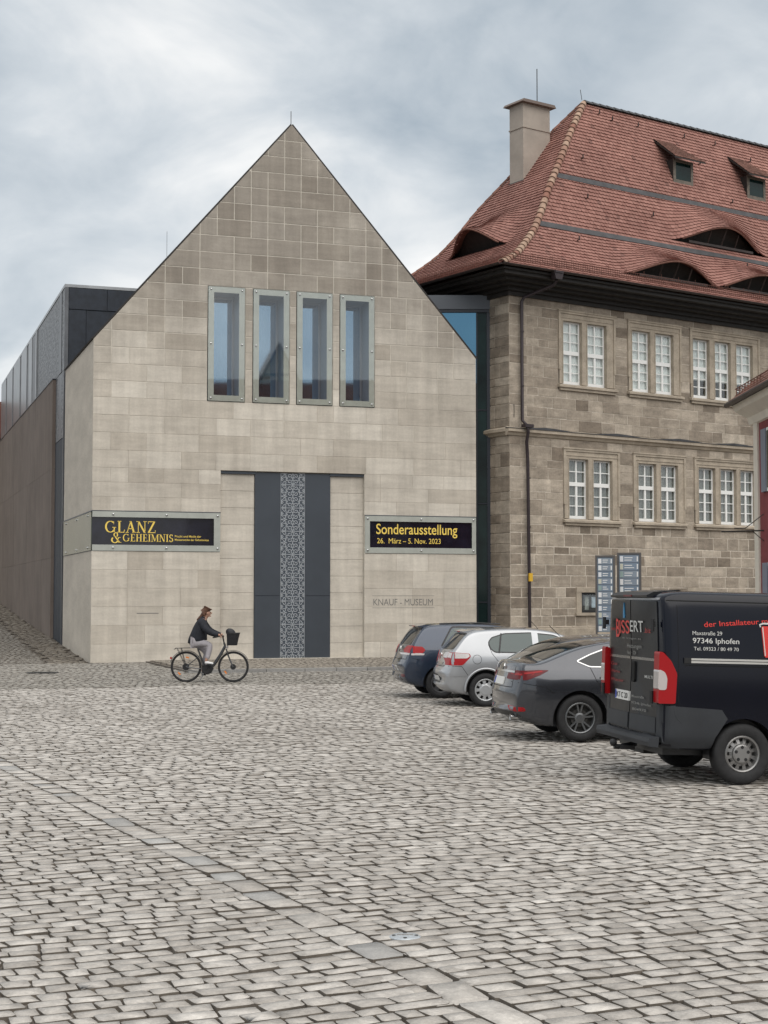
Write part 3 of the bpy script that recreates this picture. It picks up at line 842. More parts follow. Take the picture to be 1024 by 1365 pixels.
# mesh front pieces
for k in range(6):
    MB().box(0.14 + k * 1.4, 0.14 + (k + 1) * 1.4 - 0.02, 7.70, 7.74, 12.65, 13.43).build('front_panel', MT['clad'], an)
MB().box(0.14, 0.75, 7.71, 7.745, 3, 12.62).build('front_panel', MT['clad'], an)
MB().box(0.78, 8.5, 7.725, 7.748, 3, 12.62).build('front_panel', MT['clad'], an)
ys = [7.84, 9.0, 10.35, 17.2]
pan = [(7.84, 8.6, 'mesh', 0), (8.62, 9.3, 'mid_clad', .02), (9.32, 10.36, 'mesh', 0), (10.38, 13.0, 'mesh', 0), (13.02, 17.3, 'mesh', 0), (17.34, 17.7, 'silver_clad', .06), (17.72, 19.4, 'mid_clad', .01), (19.5, 20.9, 'silver_clad', .03), (20.92, 21.8, 'mid_clad', 0), (21.9, 24.4, 'silver_clad', .03), (24.45, 25.1, 'mid_clad', 0), (25.2, 28.4, 'silver_clad', .03), (28.45, 29.1, 'mid_clad', 0), (29.2, 32.3, 'silver_clad', .03), (32.35, 32.9, 'mid_clad', 0), (33.0, 36, 'silver_clad', .03)]
for a, b, m, pr in pan:
    low = 0.3 if b < 10.37 else 10.42
    MB().box(-pr, 0.045, a, b, 10.42, 13.43).build('cladding_panel', MT[m], an)
    if low < 1: MB().box(0.0, 0.045, a, b, 0.2, 7.9).build('cladding_panel', MT['clad'], an); MB().box(0.0, 0.045, a, b, 7.93, 10.40).build('cladding_panel', MT[m if m == 'mesh' else 'mid_clad'], an)
yb_ = 10.40
while yb_ < 35.9:
    y2_ = min(36, yb_ + 3.2)
    for za_, zb_ in ((0.2, 3.55), (3.57, 6.95), (6.97, 10.38)):
        MB().box(-0.12 + rnd.uniform(-.004, .004), 0.04, yb_ + .002, y2_ - .002, za_ - .007, zb_ + .007, tint=rnd.random()).build('wall_panel', MT['brown'], an, tinted=True)
    yb_ = y2_
MB().box(-0.14, 0.04, 10.38, 36, 10.38, 10.415).build('coping', MT['navy'], an)
# house at the lane's end
ah = empty('lane_house', (-21.6, 84.5, 1.6), 8, 'sliver of a white house with red roof at the far end of the lane', 'building')
MB().box(-9, 0.3, 0, 8, 0, 9.2).build('wall', MT['cream'], ah)
MB().prism([(-9.3, 9.2), (0.5, 9.2), (0.5, 11.2), (-9.3, 11.2)], -0.3, 8).build('roof', MT['tile_old'], ah, tinted=True)
ww = MB().box(-1.6, -0.6, -0.03, 0.02, 5, 6.5).build('window', MT['white'], ah)
MB().box(-1.5, -0.7, -0.04, -0.031, 5.1, 6.4).build('pane', MT['darkglass'], ww)

# ------------------------------------------------------------------ glass connector
gc = empty('glass_link', (0, 0, 0), 0, 'dark green glass link building between museum and sandstone building', 'building')
GY = 53.9
MB().box(1.2, 3.25, GY + 0.02, GY + 1.6, 9.6, 12.1).build('upper_pane', MT['blueglass'], gc, label='blue tinted upper glass reflecting the sky')
MB().box(2.7, 3.27, GY + 0.021, GY + 1.55, 0, 9.6).box(3.27, 3.75, GY + 0.05, GY + 1.2, 0, 12.1).build('core', MT['darkglass'], gc)
zs = [0, 1.9, 5.35, 8.65, 12.1]
for i in range(4):
    MB().box(2.7, 3.25, GY, GY + 0.018, zs[i] + .02, min(zs[i + 1], 9.58) - .02).build('pane', MT['darkglass'], gc)
    MB().box(3.30, 3.66, GY + 0.01, GY + 0.045, zs[i] + .03, zs[i + 1] - .03).build('pane', MT['darkglass'], gc)
for z in zs[:-1]:
    MB().box(2.7, 3.70, GY - 0.02, GY + 0.012, z - .02, z + .02).build('transom', MT['navy'], gc)
MB().box(3.62, 3.80, GY - 0.05, GY + 0.3, 0, 12.1).build('end_mullion', MT['navy'], gc)
MB().box(3.255, 3.295, GY - 0.03, GY + 0.03, 0, 12.1).build('mullion', MT['navy'], gc)
MB().box(1.0, 3.78, GY - 0.03, GY + 1.7, 12.11, 12.22).build('frame_rail', MT['navy'], gc)
MB().box(0.9, 3.76, GY - 0.06, GY + 1.8, 12.225, 12.72).build('fascia', MT['fascia'], gc)

# ------------------------------------------------------------------ sandstone building
BY = 35.0
tb = empty('sandstone_building', (4.34, 53.0, 0), BY, 'old sandstone hall with steep red tiled hipped roof and white windows', 'building')
XE = 22.0
surr = []   # (x0,x1,z0,z1)
WU = [((2.24, 5.0), [(2.46, 3.36), (3.62, 4.56)]), ((5.62, 8.40), [(5.84, 6.77), (7.04, 7.98)]), ((8.86, 12.76), [(9.02, 9.92), (10.22, 11.10), (11.42, 12.36)])]
WL = [((2.44, 5.16), [(2.70, 3.62), (3.87, 4.80)]), ((5.84, 8.56), [(6.10, 7.02), (7.26, 8.16)]), ((9.02, 13.0), [(9.26, 10.17), (10.45, 11.34), (11.56, 12.42)])]
WU.append(((14.2, 17.0), [(14.42, 15.32), (15.58, 16.5)])); WL.append(((14.3, 17.1), [(14.55, 15.45), (15.7, 16.6)]))
WU.append(((18.2, 21.0), [(18.42, 19.32), (19.58, 20.5)])); WL.append(((18.3, 21.1), [(18.55, 19.45), (19.7, 20.6)]))
holes = [(a, b, 9.42, 12.28) for (a, b), c in WU] + [(a, b, 4.62, 7.36) for (a, b), c in WL] + [(3.0, 4.95, 1.42, 2.42), (8.6, 10.2, 1.5, 2.42)]
keyz = [0.0, 1.05, 1.42, 2.42, 4.62, 7.36, 7.66]
key2 = [7.98, 9.42, 12.28, 12.75]
def rows(keys):
    R = []
    for a, b in zip(keys[:-1], keys[1:]):
        n = max(1, round((b - a) / 0.37))
        cuts = [a + (b - a) * (k + (rnd.uniform(-.27, .27) if 0 < k < n else 0)) / n for k in range(n + 1)]
        R += list(zip(cuts[:-1], cuts[1:]))
    return R
blocks = []
mortar = MB()
for z0, z1 in rows(keyz) + rows(key2):
    zm = (z0 + z1) / 2
    segs = [(0.0, XE)]
    for a, b, c, d in holes:
        if c < zm < d:
            ns = []
            for s, e_ in segs:
                if b <= s or a >= e_: ns.append((s, e_)); continue
                if a > s: ns.append((s, a))
                if b < e_: ns.append((b, e_))
            segs = ns
    for s, e_ in segs:
        mortar.add([(s, -0.009, z0), (e_, -0.009, z0), (e_, -0.009, z1), (s, -0.009, z1)], [(0, 1, 2, 3)])
        x = s
        first = True
        while x < e_ - 0.02:
            l = rnd.uniform(0.4, 1.05) if zm < 4.6 else rnd.uniform(0.5, 1.3)
            if z1 - z0 < 0.3: l *= 0.8
            if s == 0.0 and first: l = 0.78 if int(zm * 3) % 2 else 0.5
            x1 = x + l
            if e_ - x1 < 0.3: x1 = e_
            blocks.append((x, x1, z0, z1)); x = x1; first = False
blocks.sort(key=lambda b: -(b[1] - b[0]) * (b[3] - b[2]) / (1 + max(0, b[0]) * 0.02) + (100 if b[0] > 13.6 else 0))
restb = MB()
def jit(x0, x1, z0, z1, g, j):
    r = lambda: rnd.uniform(-j, j)
    return [(x0 + g + r(), z0 + g + r()), (x1 - g + r(), z0 + g + r()), (x1 - g + r(), z1 - g + r()), (x0 + g + r(), z1 - g + r())]
for i, (x0, x1, z0, z1) in enumerate(blocks):
    t = min(1, max(0, rnd.gauss(0.46, 0.24)))
    low = z0 < 4.6
    P = jit(x0, x1, z0, z1, 0.016 if low else 0.007, 0.007)
    y0 = -0.013 - rnd.uniform(0, 0.009)
    if z1 <= 1.06: y0 -= 0.06
    if i < 270: MB().slab(P, y0, 0.02, 0.007, tint=t).build('stone_block', MT['sandstone'], tb, tinted=True)
    else: restb.slab(P, y0, 0.02, 0.007, tint=t)
restb.build('stone_blocks', MT['sandstone'], tb, tinted=True, kind='stuff')
mortar.build('mortar_joints', MT['sand_mortar'], tb)
MB().box(0.03, XE, 0.26, 8.8, 0, 12.7).build('core_wall', MT['timber'], tb)
for xa_, xb_ in ((0.012, 0.26), (XE - .3, XE)): MB().box(xa_, xb_, 0.014, 8.7, 0, 12.7).build('end_wall', MT['sand_mortar'], tb)
# left flank blocks (corner pier seen edge on)
fb = MB()
for z0, z1 in rows(keyz) + rows(key2):
    y = 0.0; k = 0
    while y < 3.0:
        l = rnd.choice((0.5, 0.78)) if k == 0 else rnd.uniform(0.5, 1.0)
        P = jit(y, y + l, z0, z1, 0.008, 0.004)
        n = MB().slab(P, -0.012, 0.02, 0.012, tint=min(1, max(0, rnd.gauss(0.32, 0.2))))
        n.v = [(v[1], v[0], v[2]) for v in n.v]
        if y < 1.2: n.build('pier_block', MT['sandstone'], tb, tinted=True)
        y += l; k += 1
# plinth
MB().prism([(-0.09, 0), (-0.09, 0.97), (0.0, 1.06), (0.02, 1.06), (0.02, 0)], -0.09, XE, ax=0).build('plinth_cap', MT['sand_trim'], tb, tinted=True)
# string course with lead flashing
prof = [(-0.02, 7.66), (-0.06, 7.68), (-0.10, 7.76), (-0.17, 7.80), (-0.17, 7.90), (-0.02, 7.97), (0.02, 7.97), (0.02, 7.66)]
MB().prism(prof, -0.17, XE, ax=0, tint=.3).build('string_course', MT['sand_trim'], tb, tinted=True)
MB().prism([(p[0], p[1]) for p in prof], 0.02, 3.0, ax=1, tint=.3).build('string_course', MT['sand_trim'], tb, tinted=True)
fx = MB()
fx.box(-0.19, XE, -0.19, 0.0, 7.905, 7.925)
for xc in (1.6, 5.0, 8.2, 11.2): fx.prism([(xc - 1.3, 7.92), (xc + 1.3, 7.92), (xc + 0.35, 7.99), (xc - 0.1, 8.005)], -0.16, -0.005)
fx.build('lead_flashing', MT['lead'], tb)

def stone_window(span, cas, z0, z1, zt, rows_u, rows_l, cur, curt_z=None):
    """z0..z1: outer surround; the casements stand between"""
    a, b = span
    zs, zh = z0 + 0.24, z1 - 0.36
    m = MB()
    xsn = [a] + [c for q in cas for c in q] + [b]
    m.box(a + .1, cas[0][0], -0.03, 0.25, zs, zh); m.box(cas[-1][1], b - .1, -0.03, 0.25, zs, zh)
    for q, q2 in zip(cas[:-1], cas[1:]): m.box(q[1], q2[0], -0.03, 0.25, zs, zh)
    m.box(a + .1, b - .1, -0.03, 0.25, zh, z1 - .1)
    m.box(a, a + .1, -0.065, 0.25, zs + .5, z1); m.box(b - .1, b, -0.065, 0.25, zs + .5, z1); m.box(a + .1, b - .1, -0.065, 0.25, z1 - .1, z1)
    m.box(a + .04, a + .1, -0.05, 0.25, zs, zs + .5); m.box(b - .1, b - .04, -0.05, 0.25, zs, zs + .5)
    m.box(a + .1, b - .1, -0.05, -0.031, zh + .1, zh + .13); m.box(a - 0.03, b + 0.03, -0.09, -0.066, z1 - .02, z1 + .03)
    # roll mouldings round the light openings
    for q in cas:
        m.box(q[0] - .035, q[0], -0.045, -0.03, zs, zh + .035); m.box(q[1], q[1] + .035, -0.045, -0.03, zs, zh + .035); m.box(q[0], q[1], -0.045, -0.03, zh, zh + .035)
    s = m.build('window', MT['sand_trim'], tb, tinted=True)
    sl = MB(); sl.prism([(-0.16, z0 + .1), (-0.16, z0 + .17), (0.02, zs - .005), (0.06, zs - .005), (0.06, z0 + .1)], a - .04, b + .04, ax=0)
    sl.box(a + .03, b - .03, -0.10, 0.05, z0, z0 + .098)
    sl.build('sill', MT['sand_trim'], s, tinted=True)
    for (p, q) in cas:
        c = MB(); y0, y1 = 0.10, 0.15
        fw = 0.06
        c.box(p + .005, p + fw, y0, y1, zs + .005, zh - .005); c.box(q - fw, q - .005, y0, y1, zs + .005, zh - .005)
        c.box(p + fw, q - fw, y0, y1, zs + .005, zs + .11); c.box(p + fw, q - fw, y0, y1, zh - .07, zh - .005)
        zl = zs + (zh - zs) * zt
        c.box(p + fw, q - fw, y0 - .025, y1, zl - .07, zl + .07)
        mid = (p + q) / 2
        c.box(mid - .045, mid + .045, y0 - .01, y1, zs + .11, zl - .07); c.box(mid - .03, mid + .03, y0, y1, zl + .07, zh - .07)
        for k in range(1, rows_l):
            z = zs + .11 + (zl - .07 - zs - .11) * k / rows_l; c.box(p + fw, mid - .045, y0 + .01, y1 - .005, z - .016, z + .016); c.box(mid + .045, q - fw, y0 + .01, y1 - .005, z - .016, z + .016)
        for k in range(1, rows_u):
            z = zl + .07 + (zh - .07 - zl - .07) * k / rows_u; c.box(p + fw, mid - .03, y0 + .01, y1 - .005, z - .016, z + .016); c.box(mid + .03, q - fw, y0 + .01, y1 - .005, z - .016, z + .016)
        c.build('casement', MT['white'], s)
        MB().box(p + .03, q - .03, 0.125, 0.13, zs + .03, zh - .03).build('pane', MT['glass'], s)
        # curtain with folds
        cz0 = curt_z if curt_z else zs + .02
        n = 26; vs = []
        for k in range(n + 1):
            xx = p + .02 + (q - p - .04) * k / n
            yy = 0.19 + 0.014 * math.sin(k * 1.9) + rnd.uniform(-.004, .004)
            vs += [(xx, yy, cz0), (xx, yy, zh - .02)]
        mk('curtain', vs, [(2 * k, 2 * k + 2, 2 * k + 3, 2 * k + 1) for k in range(n)], cur, s)
for i, (sp, ca) in enumerate(WU): stone_window(sp, ca, 9.42, 12.28, 0.5, 3, 3, MT['curtain'], 10.35 if i == 2 else None)
for sp, ca in WL: stone_window(sp, ca, 4.62, 7.36, 0.58, 2, 3, MT['curtain_grey'])
# small cellar window right of the notice case
m = MB(); m.box(8.6, 10.2, -0.04, 0.02, 2.25, 2.42).box(8.6, 8.8, -0.04, 0.02, 1.5, 2.25).box(10.0, 10.2, -0.04, 0.02, 1.5, 2.25).box(8.6, 10.2, -0.02, 0.2, 1.44, 1.5)
cw = m.build('window', MT['sand_trim'], tb, tinted=True); MB().box(8.8, 10.0, 0.1, 0.12, 1.5, 2.25).build('pane', MT['darkglass'], cw)
# cornice, soffit, gutter
cor = MB()
for (o_, z0, z1) in ((0.10, 12.55, 12.70), (0.22, 12.70, 12.83), (0.48, 12.83, 12.93), (0.75, 12.93, 13.05), (1.05, 13.05, 13.17), (1.16, 13.17, 13.24)):
    cor.box(-o_, XE, -o_, 0.25, z0, z1); cor.box(-o_, 0.25, 0.25, 7.6 + o_, z0, z1)
cor.build('cornice', MT['timber'], tb)
def gut(axis):
    g = MB(); n = 7
    pr = [(0.075 * math.cos(PI + PI * k / n), 0.075 * math.sin(PI + PI * k / n)) for k in range(n + 1)] + [(0.068 * math.cos(2 * PI - PI * k / n), 0.068 * math.sin(2 * PI - PI * k / n)) for k in range(n + 1)]
    if axis == 'x': g.prism([(-1.27 + a, 13.33 + b) for a, b in pr], -1.34, XE, ax=0)
    else: g.prism([(-1.37 + a, 13.33 + b) for a, b in pr], -1.2, 7.6, ax=1)
    return g
gut('x').build('gutter', MT['gutter'], tb); gut('y').build('gutter', MT['gutter'], tb)
# downpipe
dp = MB().tube([(1.12, -1.25, 13.0), (1.10, -1.1, 12.85), (0.55, -0.16, 12.52), (0.46, -0.14, 12.35), (0.46, -0.14, 8.2), (0.56, -0.27, 8.02), (0.60, -0.29, 7.8), (0.64, -0.16, 7.45), (0.70, -0.14, 6.8), (0.74, -0.16, 0.6)], 0.058, 10).build('downpipe', MT['pipe'], tb, smooth=60)
MB().prism([(0.98, 13.02), (1.26, 13.02), (1.34, 13.30), (0.90, 13.30)], -1.36, -1.12).box(0.94, 1.30, -1.39, -1.09, 13.24, 13.31).build('rain_hopper', MT['pipe'], dp)
MB().box(0.42, 0.80, -0.36, -0.14, 7.95, 8.06).build('rain_hopper', MT['pipe'], dp)
for z in (11.3, 9.4, 6.2, 4.5, 2.2): MB().lathe([(0.058, -.02), (0.07, -.02), (0.07, .02), (0.058, .02)], (0.46 if z > 8 else 0.73, -0.15, z), 'z', 10).build('pipe_clip', MT['pipe'], dp)
MB().box(0.655, 0.80, -0.26, -0.20, 2.62, 2.90).build('yellow_tag', pbr('yellow_tag', (0.7, 0.42, 0.03), 0.5), dp)
MB().box(0.18, 0.20, -0.03, -0.005, 8.3, 8.75).build('iron_anchor', MT['iron'], tb)

# --- roof surface
ZE = 13.3; YA, XA, ZA = 3.2, 6.5, 21.4
Qp = np.array([0, .08, .17, .28, .36, .45, .52, .67, .82, 1.0]); Hp = np.array([0, .036, .08, .163, .228, .337, .441, .618, .805, 1.0])
cf = np.polyfit(Qp, Hp, 5); cf[-1] = 0
qq = np.linspace(0, 1, 400)
hh = np.interp(qq, Qp, Hp); ker = np.ones(25) / 25
hs = np.convolve(np.pad(hh, 12, mode='edge'), ker, 'valid'); hs[:12] = hh[:12]; hs[-12:] = hh[-12:]
def hz(q): return ZE + (ZA - ZE) * float(np.interp(q, qq, hs))
DF, DL = YA + 1.2, XA + 1.3
def arc_tab(D):
    yy = qq * D; zz_ = ZE + (ZA - ZE) * hs
    s = np.concatenate([[0], np.cumsum(np.hypot(np.diff(yy), np.diff(zz_)))])
    return s
SFr, SLf = arc_tab(DF), arc_tab(DL)
# eyebrow dormers: side, centre, half width, q of the opening, height, q length of the swelling
EB = [('f', 11.35, 2.75, 0.425, 0.92, 0.17), ('f', 7.35, 2.7, 0.125, 0.86, 0.26), ('f', 12.2, 2.6, 0.145, 0.86, 0.25), ('l', 3.1, 1.75, 0.30, 1.0, 0.20)]
def swell(side, a, q):
    t = 0
    for sd_, c, hw, q0, H, L_ in EB:
        if sd_ != side: continue
        u = (a - c) / hw; r = (q - q0) / L_
        if abs(u) < 1 and 0 <= r < 1:
            t = max(t, H * math.cos(u * PI / 2) ** 1.6 * (1 - r) ** 1.15)
    return t
def rp(side, a, q, off=0.0, base=False):
    """point on the roof: a along the eave, q up the slope"""
    D = DF if side == 'f' else DL
    dq = 0.004
    dz = (hz(min(1, q + dq)) - hz(max(0, q - dq))) / (D * (min(1, q + dq) - max(0, q - dq)))
    L_ = math.hypot(1, dz); nh, nv = -dz / L_, 1 / L_
    z = hz(q); h = q * D
    s = off
    e_ = 0 if base else swell(side, a, q)
    h2 = h + nh * s + (-0.55) * e_; z2 = z + nv * s + 0.80 * e_
    if side == 'f': return (a, -1.2 + h2, z2)
    return (-1.3 + h2, a, z2)
def tiles(side):
    D, tab = (DF, SFr) if side == 'f' else (DL, SLf)
    mb = MB()
    n = int(tab[-1] / 0.165); ex = tab[-1] / n; tw = 0.178
    for r in range(n):
        q0 = float(np.interp(r * ex, tab, qq)); q1 = float(np.interp(min((r + 1.35) * ex, tab[-1]), tab, qq))
        qm = (q0 + q1) / 2
        if side == 'f': a0, a1 = -1.3 + DL * qm + 0.05, XE
        else: a0, a1 = -1.2 + DF * qm + 0.05, 7.6 - DF * qm - 0.05
        off = tw / 2 if r % 2 else 0
        k0 = int(a0 / tw) - 1; k = k0
        while True:
            c = k * tw + off; k += 1
            if c - tw / 2 > a1: break
            if c + tw / 2 < a0: continue
            # rows that cross an eyebrow opening start above it
            qa = q0
            qb = q1
            for sd_, cc, hw, qo, H, L_ in EB:
                if sd_ == side and abs(c - cc) < hw and q0 <= qo < q1:
                    if qo - q0 > .4 * (q1 - q0): qb = qo - .0006
                    else: qa = qo + .0001
            w_ = tw / 2 - 0.004; lf = 0.048 + rnd.uniform(-.006, .006)
            xl, xr = max(c - w_, a0 - .03), min(c + w_, a1 + .03)
            if xr - xl < 0.03: continue
            ql = qa + (q1 - q0) * 0.10
            pts = [(xl, qb, 0.004), (xr, qb, 0.004), (xr, ql, lf), (c + (xr - c) * .6, qa + (q1 - q0) * .03, lf), (c, qa, lf), (c + (xl - c) * .6, qa + (q1 - q0) * .03, lf), (xl, ql, lf)]
            top = [rp(side, *p) for p in pts]
            low = [rp(side, p[0], p[1], -0.005) for p in pts[2:]]
            fs = [(0, 1, 2, 3, 4, 5, 6)] + [(2 + i, 7 + i, 8 + i, 3 + i) for i in range(4)]
            if side == 'f': fs = [tuple(reversed(f)) for f in fs]
            t = rnd.gauss(0.5, 0.13); t = 0.97 if rnd.random() < 0.012 else min(0.84, max(0, t))
            mb.add(top + low, fs, 0, t)
    return mb
o = tiles('f').build('roof_tiles', MT['tile'], tb, tinted=True, kind='stuff'); fixn(o)
# direction: make the tops face outward
o = tiles('l').build('roof_tiles', MT['tile'], tb, tinted=True, kind='stuff'); fixn(o)
# under-surface so that nothing shows through
und = MB()
def sheet(side, na, nq, off):
    for i in range(nq):
        q0, q1 = i / nq, (i + 1) / nq
        for j in range(na):
            def lim(q): return ((-1.3 + DL * q, XE) if side == 'f' else (-1.2 + DF * q, 7.6 - DF * q))
            L0, R0 = lim(q0); L1, R1 = lim(q1)
            am = L0 + (R0 - L0) * (j + .5) / na
            if any(sd_ == side and q0 - .0001 <= qo <= q1 + .0001 and abs(am - cc) < hw for sd_, cc, hw, qo, H, L_ in EB): continue
            P = [rp(side, L0 + (R0 - L0) * j / na, q0, off), rp(side, L0 + (R0 - L0) * (j + 1) / na, q0, off), rp(side, L1 + (R1 - L1) * (j + 1) / na, q1, off), rp(side, L1 + (R1 - L1) * j / na, q1, off)]
            und.add(P, [(0, 1, 2, 3)])
sheet('f', 90, 60, -0.02); sheet('l', 50, 60, -0.02)
for i in range(30):
    a, b = i / 30, (i + 1) / 30
    und.add([(-1.3 + DL * a, 7.6 - DF * a, hz(a)), (XE, 7.6 - DF * a, hz(a)), (XE, 7.6 - DF * b, hz(b)), (-1.3 + DL * b, 7.6 - DF * b, hz(b))], [(0, 3, 2, 1)])
und.prism([(-1.2, ZE), (7.6, ZE), (YA, ZA)], XE - .1, XE, ax=0)
und.build('roof', MT['tile_old'], tb, tinted=True)
# eyebrow openings
for sd_, c, hw, q0, H, L_ in EB:
    vs = []; rim = []; n = 28
    for k in range(n + 1):
        a = c - hw + 2 * hw * k / n
        b0 = rp(sd_, a, q0 - .002, 0.02, base=True); e_ = swell(sd_, a, q0 + .0001)
        t0 = rp(sd_, a, q0 + .0001, -0.02)
        bk = 0.35 if sd_ == 'f' else 0.0; bx_ = 0.35 if sd_ == 'l' else 0
        vs += [(b0[0] + bx_, b0[1] + bk, b0[2] + .05), (t0[0] + bx_, t0[1] + bk, t0[2] + .15)]
        rim.append((t0[0], t0[1], t0[2]))
    fs = [(2 * k, 2 * k + 2, 2 * k + 3, 2 * k + 1) for k in range(n)]
    d = mk('eyebrow_dormer', vs, fs, MT['timber'], tb)
    d['label'] = 'dark arched opening under a swell of tiles'
    core = [p for k, p in enumerate(rim) if 2 < k < n - 2]
    MB().tube(core, 0.035, 6).build('tile_rim', MT['tile_old'], d, tinted=True)
    if sd_ == 'f':
        for u in (-0.28, 0.0, 0.28):
            a = c + hw * u
            b0 = rp('f', a, q0, 0.03, base=True); t0 = rp('f', a, q0 + .0001, -0.04)
            MB().tube([(a, b0[1] + .02, b0[2]), (a, t0[1] + .1, t0[2])], 0.03, 6).build('dormer_post', MT['gutter'], d)
        b0 = rp('f', c, q0, 0.03, base=True)
        MB().box(c - hw * .66, c + hw * .66, b0[1] - .06, b0[1] + .02, b0[2], b0[2] + .09).build('dormer_sill', MT['gutter'], d)
# grey metal bands
for qb in (0.60, 0.387):
    n = 40; vs = []
    xl = -1.3 + DL * qb + .1
    D_ = 0.011
    for k in range(n + 1):
        a = xl + (XE - xl) * k / n
        for q_, off in ((qb - D_, .055), (qb + D_, .055), (qb + D_, 0.0), (qb - D_, 0.0)):
            vs.append(rp('f', a, q_, off))
    fs = []
    for k in range(n):
        for j in range(4): fs.append((4 * k + j, 4 * k + (j + 1) % 4, 4 * k + 4 + (j + 1) % 4, 4 * k + 4 + j))
    fixn(mk('metal_band', vs, fs, MT['lead'], tb))
# hip and ridge tiles
def half_tile(p, q, r0, r1, up, mat, name, tint):
    p, q = Vector(p), Vector(q); d = (q - p).normalized(); up = Vector(up)
    a = d.cross(up).normalized(); b = a.cross(d).normalized()
    if b.z < 0: b = -b
    vs = []; n = 6
    for (c, r) in ((p, r0), (q, r1)):
        for k in range(n + 1):
            t = PI * k / n
            vs.append(tuple(c + a * math.cos(t) * r + b * math.sin(t) * r * 0.9))
    vs += [tuple(p + a * math.cos(PI * k / n) * (r0 - .03) + b * math.sin(PI * k / n) * (r0 - .03) * .9) for k in range(n + 1)]
    fs = [(k, k + 1, n + 2 + k, n + 1 + k) for k in range(n)] + [(k + 1, k, 2 * n + 2 + k, 2 * n + 3 + k) for k in range(n)]
    o = mk(name, vs, fs, mat, tb, tint=[tint] * len(fs), smooth=40); return o
def hp(q): return Vector((-1.3 + DL * q, -1.2 + DF * q, hz(q) + 0.03))
hq = np.linspace(0, 1, 600); HP = np.array([list(hp(q)) for q in hq]); hl = np.concatenate([[0], np.cumsum(np.linalg.norm(np.diff(HP, axis=0), axis=1))])
nh = 40
for k in range(nh):
    s0, s1 = hl[-1] * k / nh, hl[-1] * (k + 1.18) / nh
    p, q = hp(float(np.interp(s0, hl, hq))), hp(float(np.interp(min(s1, hl[-1]), hl, hq)))
    half_tile(p, q - Vector((0, 0, 0.02)), 0.145, 0.105, (0.2, -0.2, 1), MT['hip'], 'hip_tile', rnd.uniform(0.1, 0.95))
xk = XA
while xk < XE:
    half_tile((xk, YA, ZA), (xk + 0.42, YA, ZA - .01), 0.14, 0.12, (0, 0, 1), MT['lead'], 'ridge_tile', 0.5); xk += 0.39
# back hip, seen as the far outline
for k in range(30):
    q0, q1 = k / 30, (k + 1.15) / 30
    f_ = lambda q: Vector((-1.3 + DL * min(q, 1), 7.6 - DF * min(q, 1), hz(min(q, 1)) + .02))
    half_tile(f_(q0), f_(q1), 0.11, 0.09, (0, 0, 1), MT['tile_old'], 'hip_tile', rnd.random())
# snow guard along the eaves
sg_ = MB()
for side, a0, a1 in (('f', -0.6, XE), ('l', -0.2, 6.9)):
    for hgt in (0.10, 0.19, 0.28):
        P = []
        for k in range(31):
            p = rp(side, a0 + (a1 - a0) * k / 30, 0.055, 0, base=True); P.append((p[0], p[1], p[2] + hgt))
        sg_.tube(P, 0.010, 4)
    n = int((a1 - a0) / 0.11)
    for k in range(n):
        p = rp(side, a0 + (a1 - a0) * k / n, 0.055, 0, base=True)
        sg_.box(p[0] - .006, p[0] + .006, p[1] - .006, p[1] + .006, p[2] - .02, p[2] + (0.30 if k % 8 else 0.40))
sg_.build('snow_guard', pbr('rusty_grid', (0.12, 0.05, 0.035), 0.8, noise=.3), tb)
for (x_, q_) in ((9.0, .93), (11.6, .93), (13.4, .93), (5.1, .70), (7.0, .95), (7.6, .93), (3.4, .33), (4.6, .52), (7.9, .50), (9.9, .50), (15.0, .52), (11.9, .80), (15.3, .88), (13.0, .64), (12.4, .35)):
    p = rp('f', x_, q_, 0.03, base=True)
    MB().box(p[0] - .02, p[0] + .02, p[1] - .13, p[1], p[2], p[2] + .03).box(p[0] - .02, p[0] + .02, p[1] - .13, p[1] - .10, p[2], p[2] + .16).build('snow_hook', MT['gutter'], tb)
